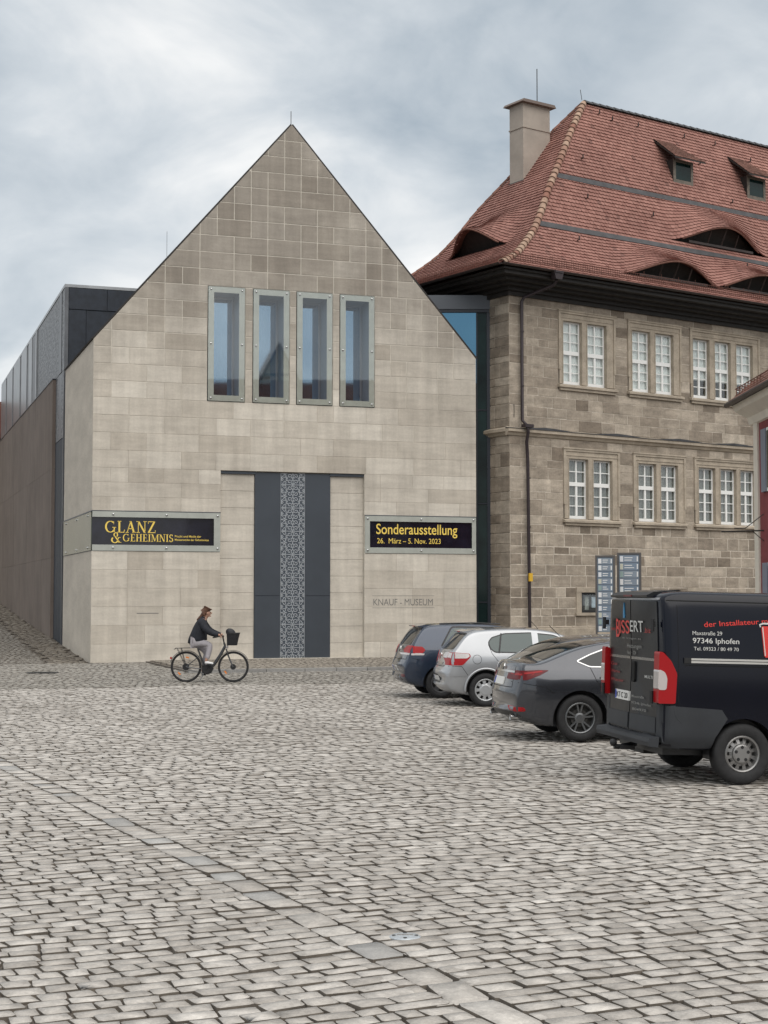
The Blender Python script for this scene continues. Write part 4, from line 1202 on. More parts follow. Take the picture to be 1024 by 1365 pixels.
# shed dormers
def shed(x0):
    x1 = x0 + 1.1
    qf = 0.693; yf = -1.2 + DF * qf; zf = hz(qf)
    zt = 19.45
    d = MB().box(x0, x1, yf - .02, yf + 1.0, zf - .12, zt).build('shed_dormer', MT['timber'], tb)
    fr = MB()
    fr.box(x0, x0 + .13, yf - .05, yf - .021, zf - .05, zt).box(x1 - .13, x1, yf - .05, yf - .021, zf - .05, zt).box(x0 + .13, x1 - .13, yf - .05, yf - .021, zf - .05, zf + .1).box(x0 + .13, x1 - .13, yf - .05, yf - .021, zt - .12, zt)
    fr.build('dormer_frame', pbr('weathered_wood', (0.16, 0.14, 0.115), 0.8, noise=.3), d)
    MB().box(x0 + .13, x1 - .13, yf - .035, yf - .025, zf + .1, zt - .12).build('pane', MT['darkglass'], d)
    # tiled lean-to roof, rows of tiles
    yt, zt2 = -1.2 + DF * .885, hz(.885) + .03
    yb, zb = yf - 0.42, zt - .03
    n = 10; tl = MB()
    for r in range(n):
        f0, f1 = r / n, (r + 1.2) / n
        f1 = min(f1, 1)
        for k in range(11):
            def pt(f, u, off):
                lx = x0 - .30 + .05 * f; rx = x1 + .32 - .75 * f
                y_ = yb + (yt - yb) * f; z_ = zb + (zt2 - zb) * f
                return (lx + (rx - lx) * u, y_ - off * .5, z_ + off * .85)
            u0, u1 = k / 11 + .004, (k + 1) / 11 - .004
            tl.add([pt(f0, u0, .035), pt(f0, u1, .035), pt(f1, u1, .01), pt(f1, u0, .01), pt(f0, u0, 0), pt(f0, u1, 0)], [(0, 1, 2, 3), (4, 5, 1, 0)], 0, rnd.random())
    tl.build('dormer_tiles', MT['tile_old'], d, tinted=True, kind='stuff')
    sl = MB(); P = lambda x_, y_, z_: (x_, y_, z_)
    sl.add([P(x0 - .3, yb, zb), P(x1 + .32, yb, zb), P(x1 - .43, yt, zt2 - .02), P(x0 - .25, yt, zt2 - .02), P(x0 - .3, yb, zb - .06), P(x1 + .32, yb, zb - .06), P(x1 - .43, yt, zt2 - .1), P(x0 - .25, yt, zt2 - .1)],
           [(0, 1, 2, 3), (7, 6, 5, 4), (0, 4, 5, 1), (1, 5, 6, 2), (3, 7, 4, 0)])
    sl.build('dormer_roof', MT['timber'], d)
shed(9.98); shed(14.26); shed(18.6)
# chimney
ch = MB().box(3.6, 4.95, 3.45, 4.25, 16.0, 20.95).build('chimney', MT['render'], tb)
MB().box(3.57, 4.98, 3.42, 4.28, 20.0, 20.05).build('chimney_band', MT['render'], ch)
MB().prism([(3.42, 20.95), (5.13, 20.95), (5.05, 21.06), (3.5, 21.06)], 3.27, 4.43).build('chimney_cap', pbr('cap_metal', (0.16, 0.12, 0.10), 0.6), ch)
MB().tube([(4.7, 3.9, 21.0), (4.7, 3.9, 22.6)], 0.018, 6).build('lightning_rod', MT['iron'], ch)
MB().box(3.56, 4.99, 3.40, 4.3, 17.3, 17.95).build('chimney_flashing', MT['lead'], ch)
MB().tube([(XA - .1, YA, ZA + .1), (XA - .18, YA, ZA + .5)], 0.012, 5).build('lightning_rod', MT['iron'], tb)
# left soffit corner bracket light strip
# ------------------------------------------------------------------ notice case
nc = empty('notice_case', (4.34, 53.0, 0), BY, 'small glazed notice case in a stone frame beside the info boards', 'notice case')
m = MB(); m.box(3.0, 4.95, -0.07, 0.02, 2.24, 2.42).box(3.0, 3.24, -0.06, 0.02, 1.52, 2.24).box(4.7, 4.95, -0.06, 0.02, 1.52, 2.24).box(2.96, 4.99, -0.10, 0.02, 1.42, 1.52)
m.build('stone_frame', MT['sand_trim'], nc, tinted=True)
MB().box(3.24, 4.70, 0.10, 0.14, 1.52, 2.24).build('case_back', MT['black'], nc)
m = MB(); m.box(3.26, 3.33, 0.0, 0.1, 1.53, 2.23).box(4.61, 4.68, 0.0, 0.1, 1.53, 2.23).box(3.33, 4.61, 0.0, 0.1, 1.53, 1.60).box(3.33, 4.61, 0.0, 0.1, 2.16, 2.23); m.build('case_frame', MT['black'], nc)
MB().box(3.85, 4.5, 0.085, 0.095, 1.70, 2.08).build('poster', pbr('pale_poster', (0.5, 0.58, 0.68), .7, noise=.3, nscale=6), nc)
MB().box(3.52, 3.70, 0.085, 0.095, 1.62, 2.1).build('poster', pbr('grey_poster', (0.35, 0.36, 0.35), .7, noise=.5, nscale=8), nc)
MB().box(3.33, 4.61, 0.05, 0.054, 1.60, 2.16).build('pane', MT['glass'], nc)

# ------------------------------------------------------------------ red house on the right
rh = empty('red_house', (9.66, 40.0, 0), 0, 'red rendered house corner with white pilaster and grey shutters', 'building')
MB().box(0.03, 9, -11, -0.02, 0, 6.95).build('wall', MT['redwall'], rh)
MB().box(-0.02, 0.5, -0.40, 0.03, 0, 6.75).build('corner_pilaster', MT['cream'], rh)
m = MB(); m.prism([(0.1, 6.55), (-0.04, 6.60), (-0.10, 6.78), (-0.42, 6.95), (-0.50, 7.1), (0.1, 7.1)], -11, 0.35); m.build('eaves_cornice', MT['cream'], rh)
MB().box(-0.10, 9, -11.2, 0.30, 0.0, 0.0001).v
g = MB(); g.tube([(-0.62, 0.45, 7.13), (-0.62, -11.4, 7.13)], 0.07, 8); g.build('gutter', MT['gutter'], rh)
# roof plane of tiles, rising to the right
rt = MB(); import itertools
A_ = 40
for r in range(16):
    for k in range(60):
        x0, x1 = -0.62 + r * 0.22, -0.62 + (r + 1.25) * 0.22
        z0, z1 = 7.17 + r * 0.185, 7.17 + (r + 1.25) * 0.185
        y0 = 0.5 - k * 0.19 - (0.095 if r % 2 else 0); y1 = y0 - 0.18
        if y0 > 0.5: y0 = 0.5
        rt.add([(x0, y0, z0 + .03), (x0, y1, z0 + .03), (x1, y1, z1), (x1, y0, z1), (x0, y0, z0), (x0, y1, z0)], [(0, 3, 2, 1), (4, 0, 1, 5)], 0, rnd.random())
fixn(rt.build('roof_tiles', MT['tile_old'], rh, tinted=True, kind='stuff'))
MB().prism([(-0.62, 7.12), (2.9, 10.1), (9, 10.1), (9, 7.12)], -11.3, 0.44).build('roof', MT['timber'], rh)
MB().prism([(0.1, 6.95), (9, 6.95), (9, 7.12), (0.1, 7.12)], -11, 0.0).build('eaves_board', MT['cream'], rh)
for k in range(9):
    y = 0.2 - k * 0.32
    MB().tube([(-0.40, y, 7.34), (-0.40, y, 7.56)], 0.014, 5).tube([(-0.42, y + .02, 7.54), (-0.24, y + .02, 7.47)], 0.012, 5).build('snow_guard', MT['tile_old'], rh, tinted=True)
MB().tube([(-0.40, 0.35, 7.55), (-0.40, -8, 7.55)], 0.014, 5).build('snow_guard', MT['tile_old'], rh, tinted=True)
for (z0, z1) in ((4.75, 6.35), (1.2, 2.95)):
    for i in range(5):
        y0 = -1.33 - i * 2.3
        wv = MB().box(-0.02, 0.03, y0 - .95, y0, z0, z1).build('window', MT['white'], rh)
        MB().box(-0.03, -0.021, y0 - .9, y0 - .05, z0 + .08, z1 - .08).build('pane', MT['darkglass'], wv)
        for yy in (y0 + .05, y0 - 1.48):
            s = MB().box(-0.035, 0.029, yy, yy + .48, z0, z1)
            sh = s.build('shutter', MT['shutter'], wv)
br = MB(); br.tube([(0.1, -0.75, 3.78), (-1.05, -0.75, 3.75)], 0.022, 6).tube([(0.1, -0.75, 4.25), (-0.45, -0.75, 3.83), (-0.72, -0.75, 3.84)], 0.012, 5).tube([(0.1, -0.75, 3.45), (-0.25, -0.75, 3.76)], 0.012, 5)
br.build('iron_bracket', MT['iron'], rh)
MB().lathe([(0.0, -.02), (0.05, -.01), (0.05, .01), (0.0, .02)], (0.05, -0.72, 4.0), 'x', 10).build('wall_rosette', MT['iron'], rh)

# ------------------------------------------------------------------ information boards
def board(loc, yaw, wd, z0, z1, label, strips, sbase):
    b = empty('information_board', loc, yaw, label, 'sign', 'information boards by the sandstone building')
    fm = pbr('board_frame', (0.13, 0.12, 0.115), 0.5, metal=0.3)
    pane = pbr('board_face', (0.16, 0.20, 0.25), 0.3)
    MB().box(0, 0.06, -0.04, 0.04, 0, z1).box(wd - .06, wd, -0.04, 0.04, 0, z1).build('post', fm, b) if False else None
    for x in (0, wd - .06): MB().box(x, x + .06, -0.04, 0.04, 0, z1).build('post', fm, b)
    MB().box(.06, wd - .06, -0.04, 0.04, z1 - .06, z1).build('top_rail', fm, b)
    MB().box(.06, wd - .06, -0.02, 0.03, z0, z1 - .06).build('panel', pane, b)
    n = strips; H = (z1 - .08 - z0) / n
    cols = [(.52, .54, .55), (.42, .47, .52), (.5, .53, .57), (.38, .43, .48), (.48, .50, .52)]
    for k in range(n):
        za = z0 + k * H + .012; zb = z0 + (k + 1) * H - .012
        c = cols[(k + sbase) % 5]
        st = MB().box(.085, wd - .085, -0.032, -0.021, za, zb).build('name_strip', pbr('strip_face', tuple((v * .5, v * .57, v * .66)[i] for i, v in enumerate(c)), 0.35), b)
        MB().box(.10, .20, -0.036, -0.033, za + .02, zb - .02).build('pictogram', pbr('picto', [(0.8, .8, .8), (.75, .77, .8), (.3, .4, .38), (.78, .8, .8), (.6, .6, .5)][(k * 2 + sbase) % 5], .5), st)
        for j in range(2 if H > .2 else 1):
            m = MB()
            zz_ = za + (zb - za) * (0.33 + .34 * j) if H > .2 else (za + zb) / 2
            m.box(.24, .24 + (wd - .46) * rnd.uniform(.6, 1), -0.035, -0.033, zz_ - .012, zz_ + .012)
            m.build('print_line', MT['white'], st)
        MB().box(wd - .14, wd - .10, -0.035, -0.033, za + .03, zb - .03).build('arrow_mark', MT['white'], st)
    return b
board((6.86, 50.0, 0), -14, 0.64, 0.95, 3.43, 'left of two tall info boards, standing lower beside the notice case', 11, 0)
board((7.58, 50.1, 0), -14, 0.78, 0.95, 3.52, 'right of two tall info boards, half hidden by the black van', 10, 3)

# ------------------------------------------------------------------ vehicles
PLATE = pbr('plate_white', (0.72, 0.72, 0.70), 0.4)
PLBLUE = pbr('plate_blue', (0.02, 0.06, 0.4), 0.4)
CARGLASS = pbr('car_glass', (0.010, 0.013, 0.014), 0.05, spec=0.5)
CARGLASS_L = pbr('light_car_glass', (0.05, 0.075, 0.07), 0.05, spec=0.7)
LAMP_R = pbr('red_lamp', (0.33, 0.008, 0.011), 0.28, spec=.3)
LAMP_D = pbr('dark_red_lamp', (0.12, 0.006, 0.008), 0.28, spec=.3)
LAMP_W = pbr('clear_lamp', (0.50, 0.46, 0.45), 0.15, coat=0.8)
CHROME = pbr('chrome', (0.5, 0.5, 0.5), 0.18, metal=1.0)
TRIM = pbr('black_trim', (0.012, 0.012, 0.013), 0.45)
GAP = pbr('panel_gap', (0.004, 0.004, 0.004), 0.9)

def paint(name, col, metal=0.5, rough=0.32, coat=1.0):
    m, t, b = newmat(name)
    b.inputs['Metallic'].default_value = metal; b.inputs['Roughness'].default_value = rough
    b.inputs['Specular IOR Level'].default_value = .5 if coat else .32
    b.inputs['Coat Weight'].default_value = coat; b.inputs['Coat Roughness'].default_value = 0.03
    tcn = t.nodes.new('ShaderNodeTexCoord'); n = t.nodes.new('ShaderNodeTexNoise'); n.inputs['Scale'].default_value = 1.7; n.inputs['Detail'].default_value = 6
    r = t.nodes.new('ShaderNodeValToRGB'); r.color_ramp.elements[0].color = (*[c * .86 for c in col], 1); r.color_ramp.elements[1].color = (*[min(1, c * 1.12) for c in col], 1)
    t.links.new(tcn.outputs['Object'], n.inputs['Vector']); t.links.new(n.outputs[0], r.inputs[0]); t.links.new(r.outputs[0], b.inputs['Base Color'])
    # road dust low on the body
    sx = t.nodes.new('ShaderNodeSeparateXYZ'); t.links.new(tcn.outputs['Object'], sx.inputs[0])
    mr = t.nodes.new('ShaderNodeMapRange'); mr.inputs['From Min'].default_value = 0.2; mr.inputs['From Max'].default_value = 0.75; mr.inputs['To Min'].default_value = 0.55; mr.inputs['To Max'].default_value = 0.0
    t.links.new(sx.outputs[2], mr.inputs['Value'])
    mm = t.nodes.new('ShaderNodeMath'); mm.operation = 'MULTIPLY'; t.links.new(mr.outputs[0], mm.inputs[0]); t.links.new(n.outputs[0], mm.inputs[1])
    ad = t.nodes.new('ShaderNodeMath'); ad.operation = 'ADD'; ad.inputs[1].default_value = rough; t.links.new(mm.outputs[0], ad.inputs[0]); t.links.new(ad.outputs[0], b.inputs['Roughness'])
    return m

class Car:
    def __init__(s, spec):
        s.sp = spec
    def S(s, z): return float(np.interp(z, *zip(*s.sp['S'])))
    def body(s, parent, mat, wheels, Ra):
        sp = s.sp
        xs = sp['xs']
        top = sp['top']; bot = sp['bot']; wid = sp['w']
        rings = []
        for x in xs:
            zt = float(np.interp(x, *zip(*top))); zb = float(np.interp(x, *zip(*bot))); w_ = float(np.interp(x, *zip(*wid)))
            P = [(0, zb), (w_ * .5, zb), (w_ * .90, zb + .01)]
            cr_ = min(0.07, (zt - zb) * .3)
            lv = np.linspace(zb + .05, zt - cr_, 9)
            for z in lv: P.append((w_ * s.S(z), z))
            wt = w_ * s.S(zt - cr_)
            P += [(wt * .975, zt - cr_ * .42), (wt * .915, zt - cr_ * .10), (wt * .75, zt + .006), (wt * .4, zt + .02 * sp.get('crown', 1)), (0, zt + .028 * sp.get('crown', 1))]
            rings.append((x, P))
        K = len(rings[0][1]); vs = []
        for x, P in rings:
            bow = sp.get('bow', 0.10)
            L = xs[-1]
            for y, z in P + [(-y, z) for y, z in P[-2:0:-1]]:
                # ends bow in plan
                k = max(0, 1 - x / 0.5); k2 = max(0, 1 - (L - x) / 0.6)
                vs.append((x + bow * k * (y / .9) ** 2 - bow * 1.5 * k2 * (y / .9) ** 2, y, z))
        R = 2 * K - 2; fs = []
        for i in range(len(xs) - 1):
            for k in range(R):
                fs.append((i * R + k, i * R + (k + 1) % R, (i + 1) * R + (k + 1) % R, (i + 1) * R + k))
        fs.append(list(range(R))[::-1]); fs.append([(len(xs) - 1) * R + k for k in range(R)])
        o = mk('body', vs, fs, mat, parent, smooth=True)
        fixn(o)
        md = o.modifiers.new('s', 'SUBSURF'); md.levels = 1; md.render_levels = 1
        me = bpy.data.meshes.new_from_object(o.evaluated_get(bpy.context.evaluated_depsgraph_get())); o.modifiers.clear(); o.data = me
        # wheel arches
        c = MB()
        for (xw, zw) in wheels:
            for sy in (-1, 1):
                c.lathe([(0, -.17), (Ra, -.17), (Ra, .17), (0, .17)], (xw, sy * (sp['hw'] - .06), zw), 'y', 40)
        cu = fixn(c.build('cutter', TRIM, parent))
        bm_ = o.modifiers.new('b', 'BOOLEAN'); bm_.operation = 'DIFFERENCE'; bm_.object = cu; bm_.solver = 'EXACT'
        bpy.context.view_layer.update()
        me2 = bpy.data.meshes.new_from_object(o.evaluated_get(bpy.context.evaluated_depsgraph_get())); o.modifiers.clear(); o.data = me2
        bpy.data.objects.remove(cu)
        o.data.polygons.foreach_set('use_smooth', [True] * len(o.data.polygons)); o.data.set_sharp_from_angle(angle=math.radians(38))
        s.o = o
        s.bvh = BVHTree.FromPolygons([v.co.copy() for v in me.vertices], [list(p.vertices) for p in me.polygons])
        for (xw, zw) in wheels:
            for sy in (-1, 1):
                liner = MB()
                yi = sy * (sp['hw'] - .225); yo = sy * (sp['hw'] - .035)
                n = 28; b0 = len(liner.v); 
                for k in range(n + 1):
                    a = -0.15 + (PI + .3) * k / n
                    liner.v += [(xw + (Ra - .004) * math.cos(a), yi, zw + (Ra - .004) * math.sin(a)), (xw + (Ra - .004) * math.cos(a), yo, zw + (Ra - .004) * math.sin(a))]
                for k in range(n): liner.f.append([b0 + 2 * k, b0 + 2 * k + 1, b0 + 2 * k + 3, b0 + 2 * k + 2]); liner.m.append(0); liner.t.append(.5)
                c0 = len(liner.v); liner.v.append((xw, yi, zw))
                for k in range(n): liner.f.append([c0, b0 + 2 * k, b0 + 2 * k + 2]); liner.m.append(0); liner.t.append(.5)
                liner.build('wheel_arch_liner', TRIM, o)
        return o
    def hit(s, org, d, off):
        loc, nor, i, dist = s.bvh.ray_cast(Vector(org), Vector(d))
        if loc is None: return None
        if nor.dot(Vector(d)) > 0: nor = -nor
        return loc + nor * off
    def map(s, mode, a, b, off):
        if mode == 'R': return s.hit((a, -3, b), (0, 1, 0), off)
        if mode == 'L': return s.hit((a, 3, b), (0, -1, 0), off)
        if mode == 'B': return s.hit((-3, a, b), (1, 0, 0), off)
        if mode == 'F': return s.hit((9, a, b), (-1, 0, 0), off)
        if mode == 'T': return s.hit((a, b, 4), (0, 0, -1), off)
        # diagonal from the rear right corner; a measured along (1,-1)/sqrt2
        if mode == 'D': return s.hit((a * .7071 - 3, -a * .7071 * 0 - s.sp['hw'] - 3 + a * 0 if False else 0, b), (1, 0, 0), off)
    def patch(s, name, mode, poly, mat, parent=None, off=0.004, cell=0.06, smooth=True):
        """skin piece that follows the body; poly in the side view (x,z) or rear view (y,z)"""
        x0 = min(p[0] for p in poly); x1 = max(p[0] for p in poly); z0 = min(p[1] for p in poly); z1 = max(p[1] for p in poly)
        nx = max(1, int((x1 - x0) / cell)); nz = max(1, int((z1 - z0) / cell))
        V = {}; vs = []; fs = []
        for i in range(nx):
            for j in range(nz):
                P = clip_rect(poly, x0 + (x1 - x0) * i / nx, x0 + (x1 - x0) * (i + 1) / nx, z0 + (z1 - z0) * j / nz, z0 + (z1 - z0) * (j + 1) / nz)
                if not P: continue
                ids = []
                for p in P:
                    k = (round(p[0], 4), round(p[1], 4))
                    if k not in V:
                        h = s.map(mode, p[0], p[1], off)
                        if h is None: ids = None; break
                        V[k] = len(vs); vs.append(h)
                    if not ids or ids[-1] != V[k]: ids.append(V[k])
                if ids and len(ids) > 2: fs.append(ids)
        if not fs: print('EMPTY', name); return None
        # rim so that the piece has thickness
        ed = {}
        for f in fs:
            for i in range(len(f)): ed[(f[i], f[(i + 1) % len(f)])] = 1
        n = len(vs); back = {}
        cen = Vector((sum(v[0] for v in vs) / n, 0, 0.8))
        rimf = []
        for (a, b) in ed:
            if (b, a) not in ed:
                d = Vector({'R': (0, 1, 0), 'L': (0, -1, 0), 'B': (1, 0, 0), 'F': (-1, 0, 0), 'T': (0, 0, -1)}[mode]) * (off + .004)
                k = len(vs); vs += [vs[a].copy(), vs[b].copy(), vs[a] + d, vs[b] + d]
                rimf.append((k + 1, k, k + 2, k + 3))
        o = mk(name, vs, fs + rimf, mat, parent or s.o, smooth=False)
        o.data.polygons.foreach_set('use_smooth', [True] * len(fs) + [False] * len(rimf))
        return o
    def line(s, name, mode, pts, w_, mat, parent=None, off=0.002, closed=False):
        vs = []; P = pts + ([pts[0]] if closed else [])
        D = []
        for a, b in zip(P[:-1], P[1:]):
            n = max(1, int(math.hypot(b[0] - a[0], b[1] - a[1]) / .05))
            D += [(a[0] + (b[0] - a[0]) * k / n, a[1] + (b[1] - a[1]) * k / n) for k in range(n)]
        D.append(P[-1])
        fs = []
        for i, p in enumerate(D):
            a, b = D[max(0, i - 1)], D[min(len(D) - 1, i + 1)]
            L_ = math.hypot(b[0] - a[0], b[1] - a[1]) or 1
            nx, nz = -(b[1] - a[1]) / L_ * w_ / 2, (b[0] - a[0]) / L_ * w_ / 2
            h1 = s.map(mode, p[0] + nx, p[1] + nz, off); h2 = s.map(mode, p[0] - nx, p[1] - nz, off)
            if h1 is None or h2 is None: h1 = h2 = None
            vs.append((h1, h2))
        out_v = []; idx = []
        for h in vs:
            if h[0] is None: idx.append(None)
            else: idx.append(len(out_v)); out_v += [h[0], h[1]]
        for a, b in zip(idx[:-1], idx[1:]):
            if a is not None and b is not None: fs.append((a, a + 1, b + 1, b))
        return mk(name, out_v, fs, mat, parent or s.o) if fs else None
    def text(s, st, mode, a0, a1, b0, b1, mat, off=0.006, bold=False, skew=0, rot=0, parent=None):
        vs, fs = text_fit(st, 0, abs(a1 - a0), 0, b1 - b0, bold)
        sg = 1 if a1 > a0 else -1
        P = []
        for x, z in vs:
            X = x * math.cos(rot) - z * math.sin(rot); Z = x * math.sin(rot) + z * math.cos(rot)
            h = s.map(mode, a0 + sg * X, b0 + Z, off)
            if h is None: h = Vector((a0, -1, b0))
            P.append(h)
        if sg < 0: pass
        o = mk('lettering', P, fs, mat, parent or s.o); o['label'] = st
        return o

def rr(pts, r=0.04, n=4):
    """round the corners of a polygon"""
    out_ = []
    m = len(pts)
    for i in range(m):
        p0, p, p1 = Vector(pts[i - 1]), Vector(pts[i]), Vector(pts[(i + 1) % m])
        a = (p0 - p); b = (p1 - p); k = min(r, a.length * .45, b.length * .45)
        A = p + a.normalized() * k; B = p + b.normalized() * k
        for j in range(n + 1):
            t = j / n
            q = A * (1 - t) ** 2 + p * 2 * t * (1 - t) + B * t * t
            out_.append((q.x, q.y))
    return out_

def wheel(parent, x, y, R, wd, style, rimcol):
    s = 1 if y > 0 else -1
    h = wd / 2
    Rr = R * (0.66 if style != 'van' else 0.60)
    t = MB(); t.lathe([(Rr, -h * .75), (Rr + .02, -h * .95), (R * .86, -h), (R * .96, -h * .88), (R, -h * .6), (R, h * .6), (R * .96, h * .88), (R * .86, h), (Rr + .02, h * .95), (Rr, h * .75)], (0, 0, 0), 'y', 40)
    o = t.build('wheel', MT['rubber'], parent, smooth=45); o.location = (x, y, R)
    k = s
    rm = MB()
    yo = k * h * .62
    rm.lathe([(Rr + .004, k * h * .78), (Rr - .008, k * h * .86), (Rr - .022, k * h * .80), (Rr - .03, k * h * .1), (Rr - .04, -k * h * .5)], (0, 0, 0), 'y', 40)
    def P(r, a, yy): return (r * math.cos(a), yy, r * math.sin(a))
    if style in ('spoke5', 'spoke10'):
        n = 5
        for i in range(n):
            a = 2 * PI * i / n + PI / 2
            for d in (-.21, .21) if style == 'spoke10' else (0,):
                w1 = .012 if style == 'spoke10' else .05
                for (r0, r1) in ((0.05, Rr - .015),):
                    a0 = a + d * .6; a1 = a + d
                    c, e_ = P(r0, a0, yo * .8), P(r1, a1, yo * 1.15)
                    dv = Vector((e_[0] - c[0], 0, e_[2] - c[2])).normalized(); nx, nz = -dv.z * w1, dv.x * w1
                    rm.add([(c[0] + nx, c[1], c[2] + nz), (c[0] - nx, c[1], c[2] - nz), (e_[0] - nx, e_[1], e_[2] - nz), (e_[0] + nx, e_[1], e_[2] + nz),
                            (c[0] + nx, c[1] - k * .03, c[2] + nz), (c[0] - nx, c[1] - k * .03, c[2] - nz), (e_[0] - nx, e_[1] - k * .04, e_[2] - nz), (e_[0] + nx, e_[1] - k * .04, e_[2] + nz)],
                           [(0, 1, 2, 3), (0, 4, 5, 1), (1, 5, 6, 2), (2, 6, 7, 3), (3, 7, 4, 0)])
        rm.lathe([(0.075, yo * .3), (0.075, yo * .82), (0.05, yo * .95), (0, yo * .97)], (0, 0, 0), 'y', 20)
    elif style == 'cap':
        # plastic wheel trim with nine slots near the edge
        n = 9
        for i in range(n):
            for (a0, a1, r0, r1) in ((i + .5 - .28, i + .5 + .28, 0.10, Rr - .02), (i - .22, i + .22, 0.10, Rr * .60), (i - .22, i + .22, Rr * .9, Rr - .02)):
                m_ = 4
                for j in range(m_):
                    b0 = 2 * PI * (a0 + (a1 - a0) * j / m_) / n; b1 = 2 * PI * (a0 + (a1 - a0) * (j + 1) / m_) / n
                    rm.add([P(r0, b0, yo * 1.12), P(r1, b0, yo * 1.0), P(r1, b1, yo * 1.0), P(r0, b1, yo * 1.12)], [(0, 1, 2, 3)])
        rm.lathe([(0.105, yo * 1.1), (0.09, yo * 1.2), (0.05, yo * 1.2), (0, yo * 1.22)], (0, 0, 0), 'y', 24)
    else:
        # steel disc with holes and a small domed cap
        n = 12
        for i in range(n):
            for (a0, a1, r0, r1) in ((i - .25, i + .25, Rr * .55, Rr * .68), (i - .25, i + .25, Rr * .90, Rr - .02), (i + .25, i + .75, Rr * .55, Rr - .02)):
                b0 = 2 * PI * a0 / n; b1 = 2 * PI * a1 / n
                rm.add([P(r0, b0, yo * .75), P(r1, b0, yo * .45), P(r1, b1, yo * .45), P(r0, b1, yo * .75)], [(0, 1, 2, 3)])
        rm.lathe([(Rr * .56, yo * .7), (Rr * .52, yo * 1.05), (Rr * .44, yo * 1.15), (0.04, yo * 1.15), (0, yo * 1.15)], (0, 0, 0), 'y', 28)
        for i in range(5):
            a = 2 * PI * i / 5 + .3
            b = MB().lathe([(0.02, yo * 1.10), (0.02, yo * 1.17), (0, yo * 1.17)], (0.075 * math.cos(a), 0, 0.075 * math.sin(a)), 'y', 8)
            bo = b.build('wheel_nut', TRIM, o)
    ro = rm.build('rim', rimcol, o)
    dk = MB(); dk.lathe([(Rr - .03, 0), (0.0, 0)], (0, -k * h * .1, 0), 'y', 28); dk.lathe([(.13, k * .01), (.13, k * .03), (0, k * .03)], (0, 0, 0), 'y', 20)
    dk.build('brake_disc', MT['iron'] if style != 'cap' else TRIM, o)
    return o

def place_vehicle(name, Rw, yaw, oh, tr, label):
    a = math.radians(yaw); u = Vector((math.cos(a), math.sin(a), 0)); v = Vector((-math.sin(a), math.cos(a), 0))
    o = Vector((Rw[0], Rw[1], 0)) - u * oh + v * tr / 2
    return empty(name, o, yaw, label, 'car', 'vehicles parked in a row on the cobbles')

def number_plate(c, mode, yc, z0, z1, wd, txt, parent=None, o0=.014):
    p = c.patch('number_plate', mode, [(yc - wd / 2, z0), (yc + wd / 2, z0), (yc + wd / 2, z1), (yc - wd / 2, z1)], PLATE, off=o0, cell=.3)
    c.patch('country_strip', mode, [(yc + wd / 2 - .045, z0 + .005), (yc + wd / 2 - .005, z0 + .005), (yc + wd / 2 - .005, z1 - .005), (yc + wd / 2 - .045, z1 - .005)], PLBLUE, parent=p, off=o0 + .003, cell=.3)
    if txt: c.text(txt, mode, yc + wd / 2 - .06, yc - wd / 2 + .03, z0 + .025, z1 - .02, GAP, off=o0 + .004, parent=p, bold=True)
    return p

# stations shared by the cars
def stations(L): return sorted(set([0, .02, .05, .09, .13, .17, .22, .3, .38, .46, .55, .65] + [round(.8 + .22 * k, 3) for k in range(int((L - 1.3) / .22) + 1)] + [L - .45, L - .3, L - .18, L - .08, L - .03, L]))

# -- blue hatchback
SPg = dict(hw=.89, xs=stations(4.2), S=[(.2, .90), (.35, .96), (.6, 1.0), (.8, 1.0), (.98, .975), (1.05, .96), (1.5, .79)],
           top=[(0, .60), (.02, .69), (.05, .75), (.09, .82), (.13, .96), (.17, 1.04), (.22, 1.10), (.30, 1.20), (.38, 1.30), (.46, 1.39), (.55, 1.46), (.65, 1.495), (.8, 1.51), (1.5, 1.525), (2.0, 1.51), (2.35, 1.46), (2.7, 1.28), (3.05, 1.08), (3.2, 1.02), (3.7, .93), (4.0, .82), (4.12, .72), (4.2, .58)],
           bot=[(0, .44), (.05, .36), (.13, .30), (.3, .25), (.6, .2), (3.6, .2), (4.0, .22), (4.2, .36)],
           w=[(0, .80), (.05, .83), (.17, .865), (.3, .88), (.5, .89), (3.4, .89), (3.8, .86), (4.1, .80), (4.2, .74)], bow=.13)
g_ = place_vehicle('blue_hatchback', (1.17, 32.1), 9, .87, 1.52, 'dark blue hatchback with bright red tail lamps, farthest in the row')
c = Car(SPg); pb = paint('blue_paint', (0.018, 0.030, 0.056), .4, .28); c.body(g_, pb, [(.87, .31), (3.44, .31)], .375)
c.patch('rear_window', 'B', rr([(-.68, 1.10), (.68, 1.10), (.60, 1.425), (-.60, 1.425)], .06), CARGLASS, off=.005)
c.patch('side_window', 'R', rr([(.90, 1.07), (2.9, 1.02), (2.55, 1.28), (2.2, 1.42), (1.15, 1.44)], .06), CARGLASS_L, off=.004)
c.patch('side_window', 'L', rr([(.90, 1.07), (2.9, 1.02), (2.55, 1.28), (2.2, 1.42), (1.15, 1.44)], .06), CARGLASS, off=.004)
c.line('window_frame', 'R', rr([(.87, 1.05), (2.95, 1.0), (2.57, 1.30), (2.2, 1.445), (1.12, 1.465)], .06), .035, TRIM, closed=True)
c.patch('pillar', 'R', [(1.92, 1.03), (2.0, 1.03), (1.99, 1.44), (1.93, 1.44)], TRIM, off=.007)
c.patch('tail_lamp', 'R', rr([(.10, .93), (.47, .92), (.54, .99), (.48, 1.06), (.10, 1.08)], .03), LAMP_R, off=.006)
c.patch('tail_lamp', 'B', rr([(-.87, .93), (-.45, .94), (-.45, 1.03), (-.55, 1.08), (-.87, 1.08)], .03), LAMP_R, off=.006)
c.patch('lamp_glass', 'R', rr([(.12, .885), (.50, .885), (.52, .92), (.12, .925)], .01), LAMP_W, off=.009)
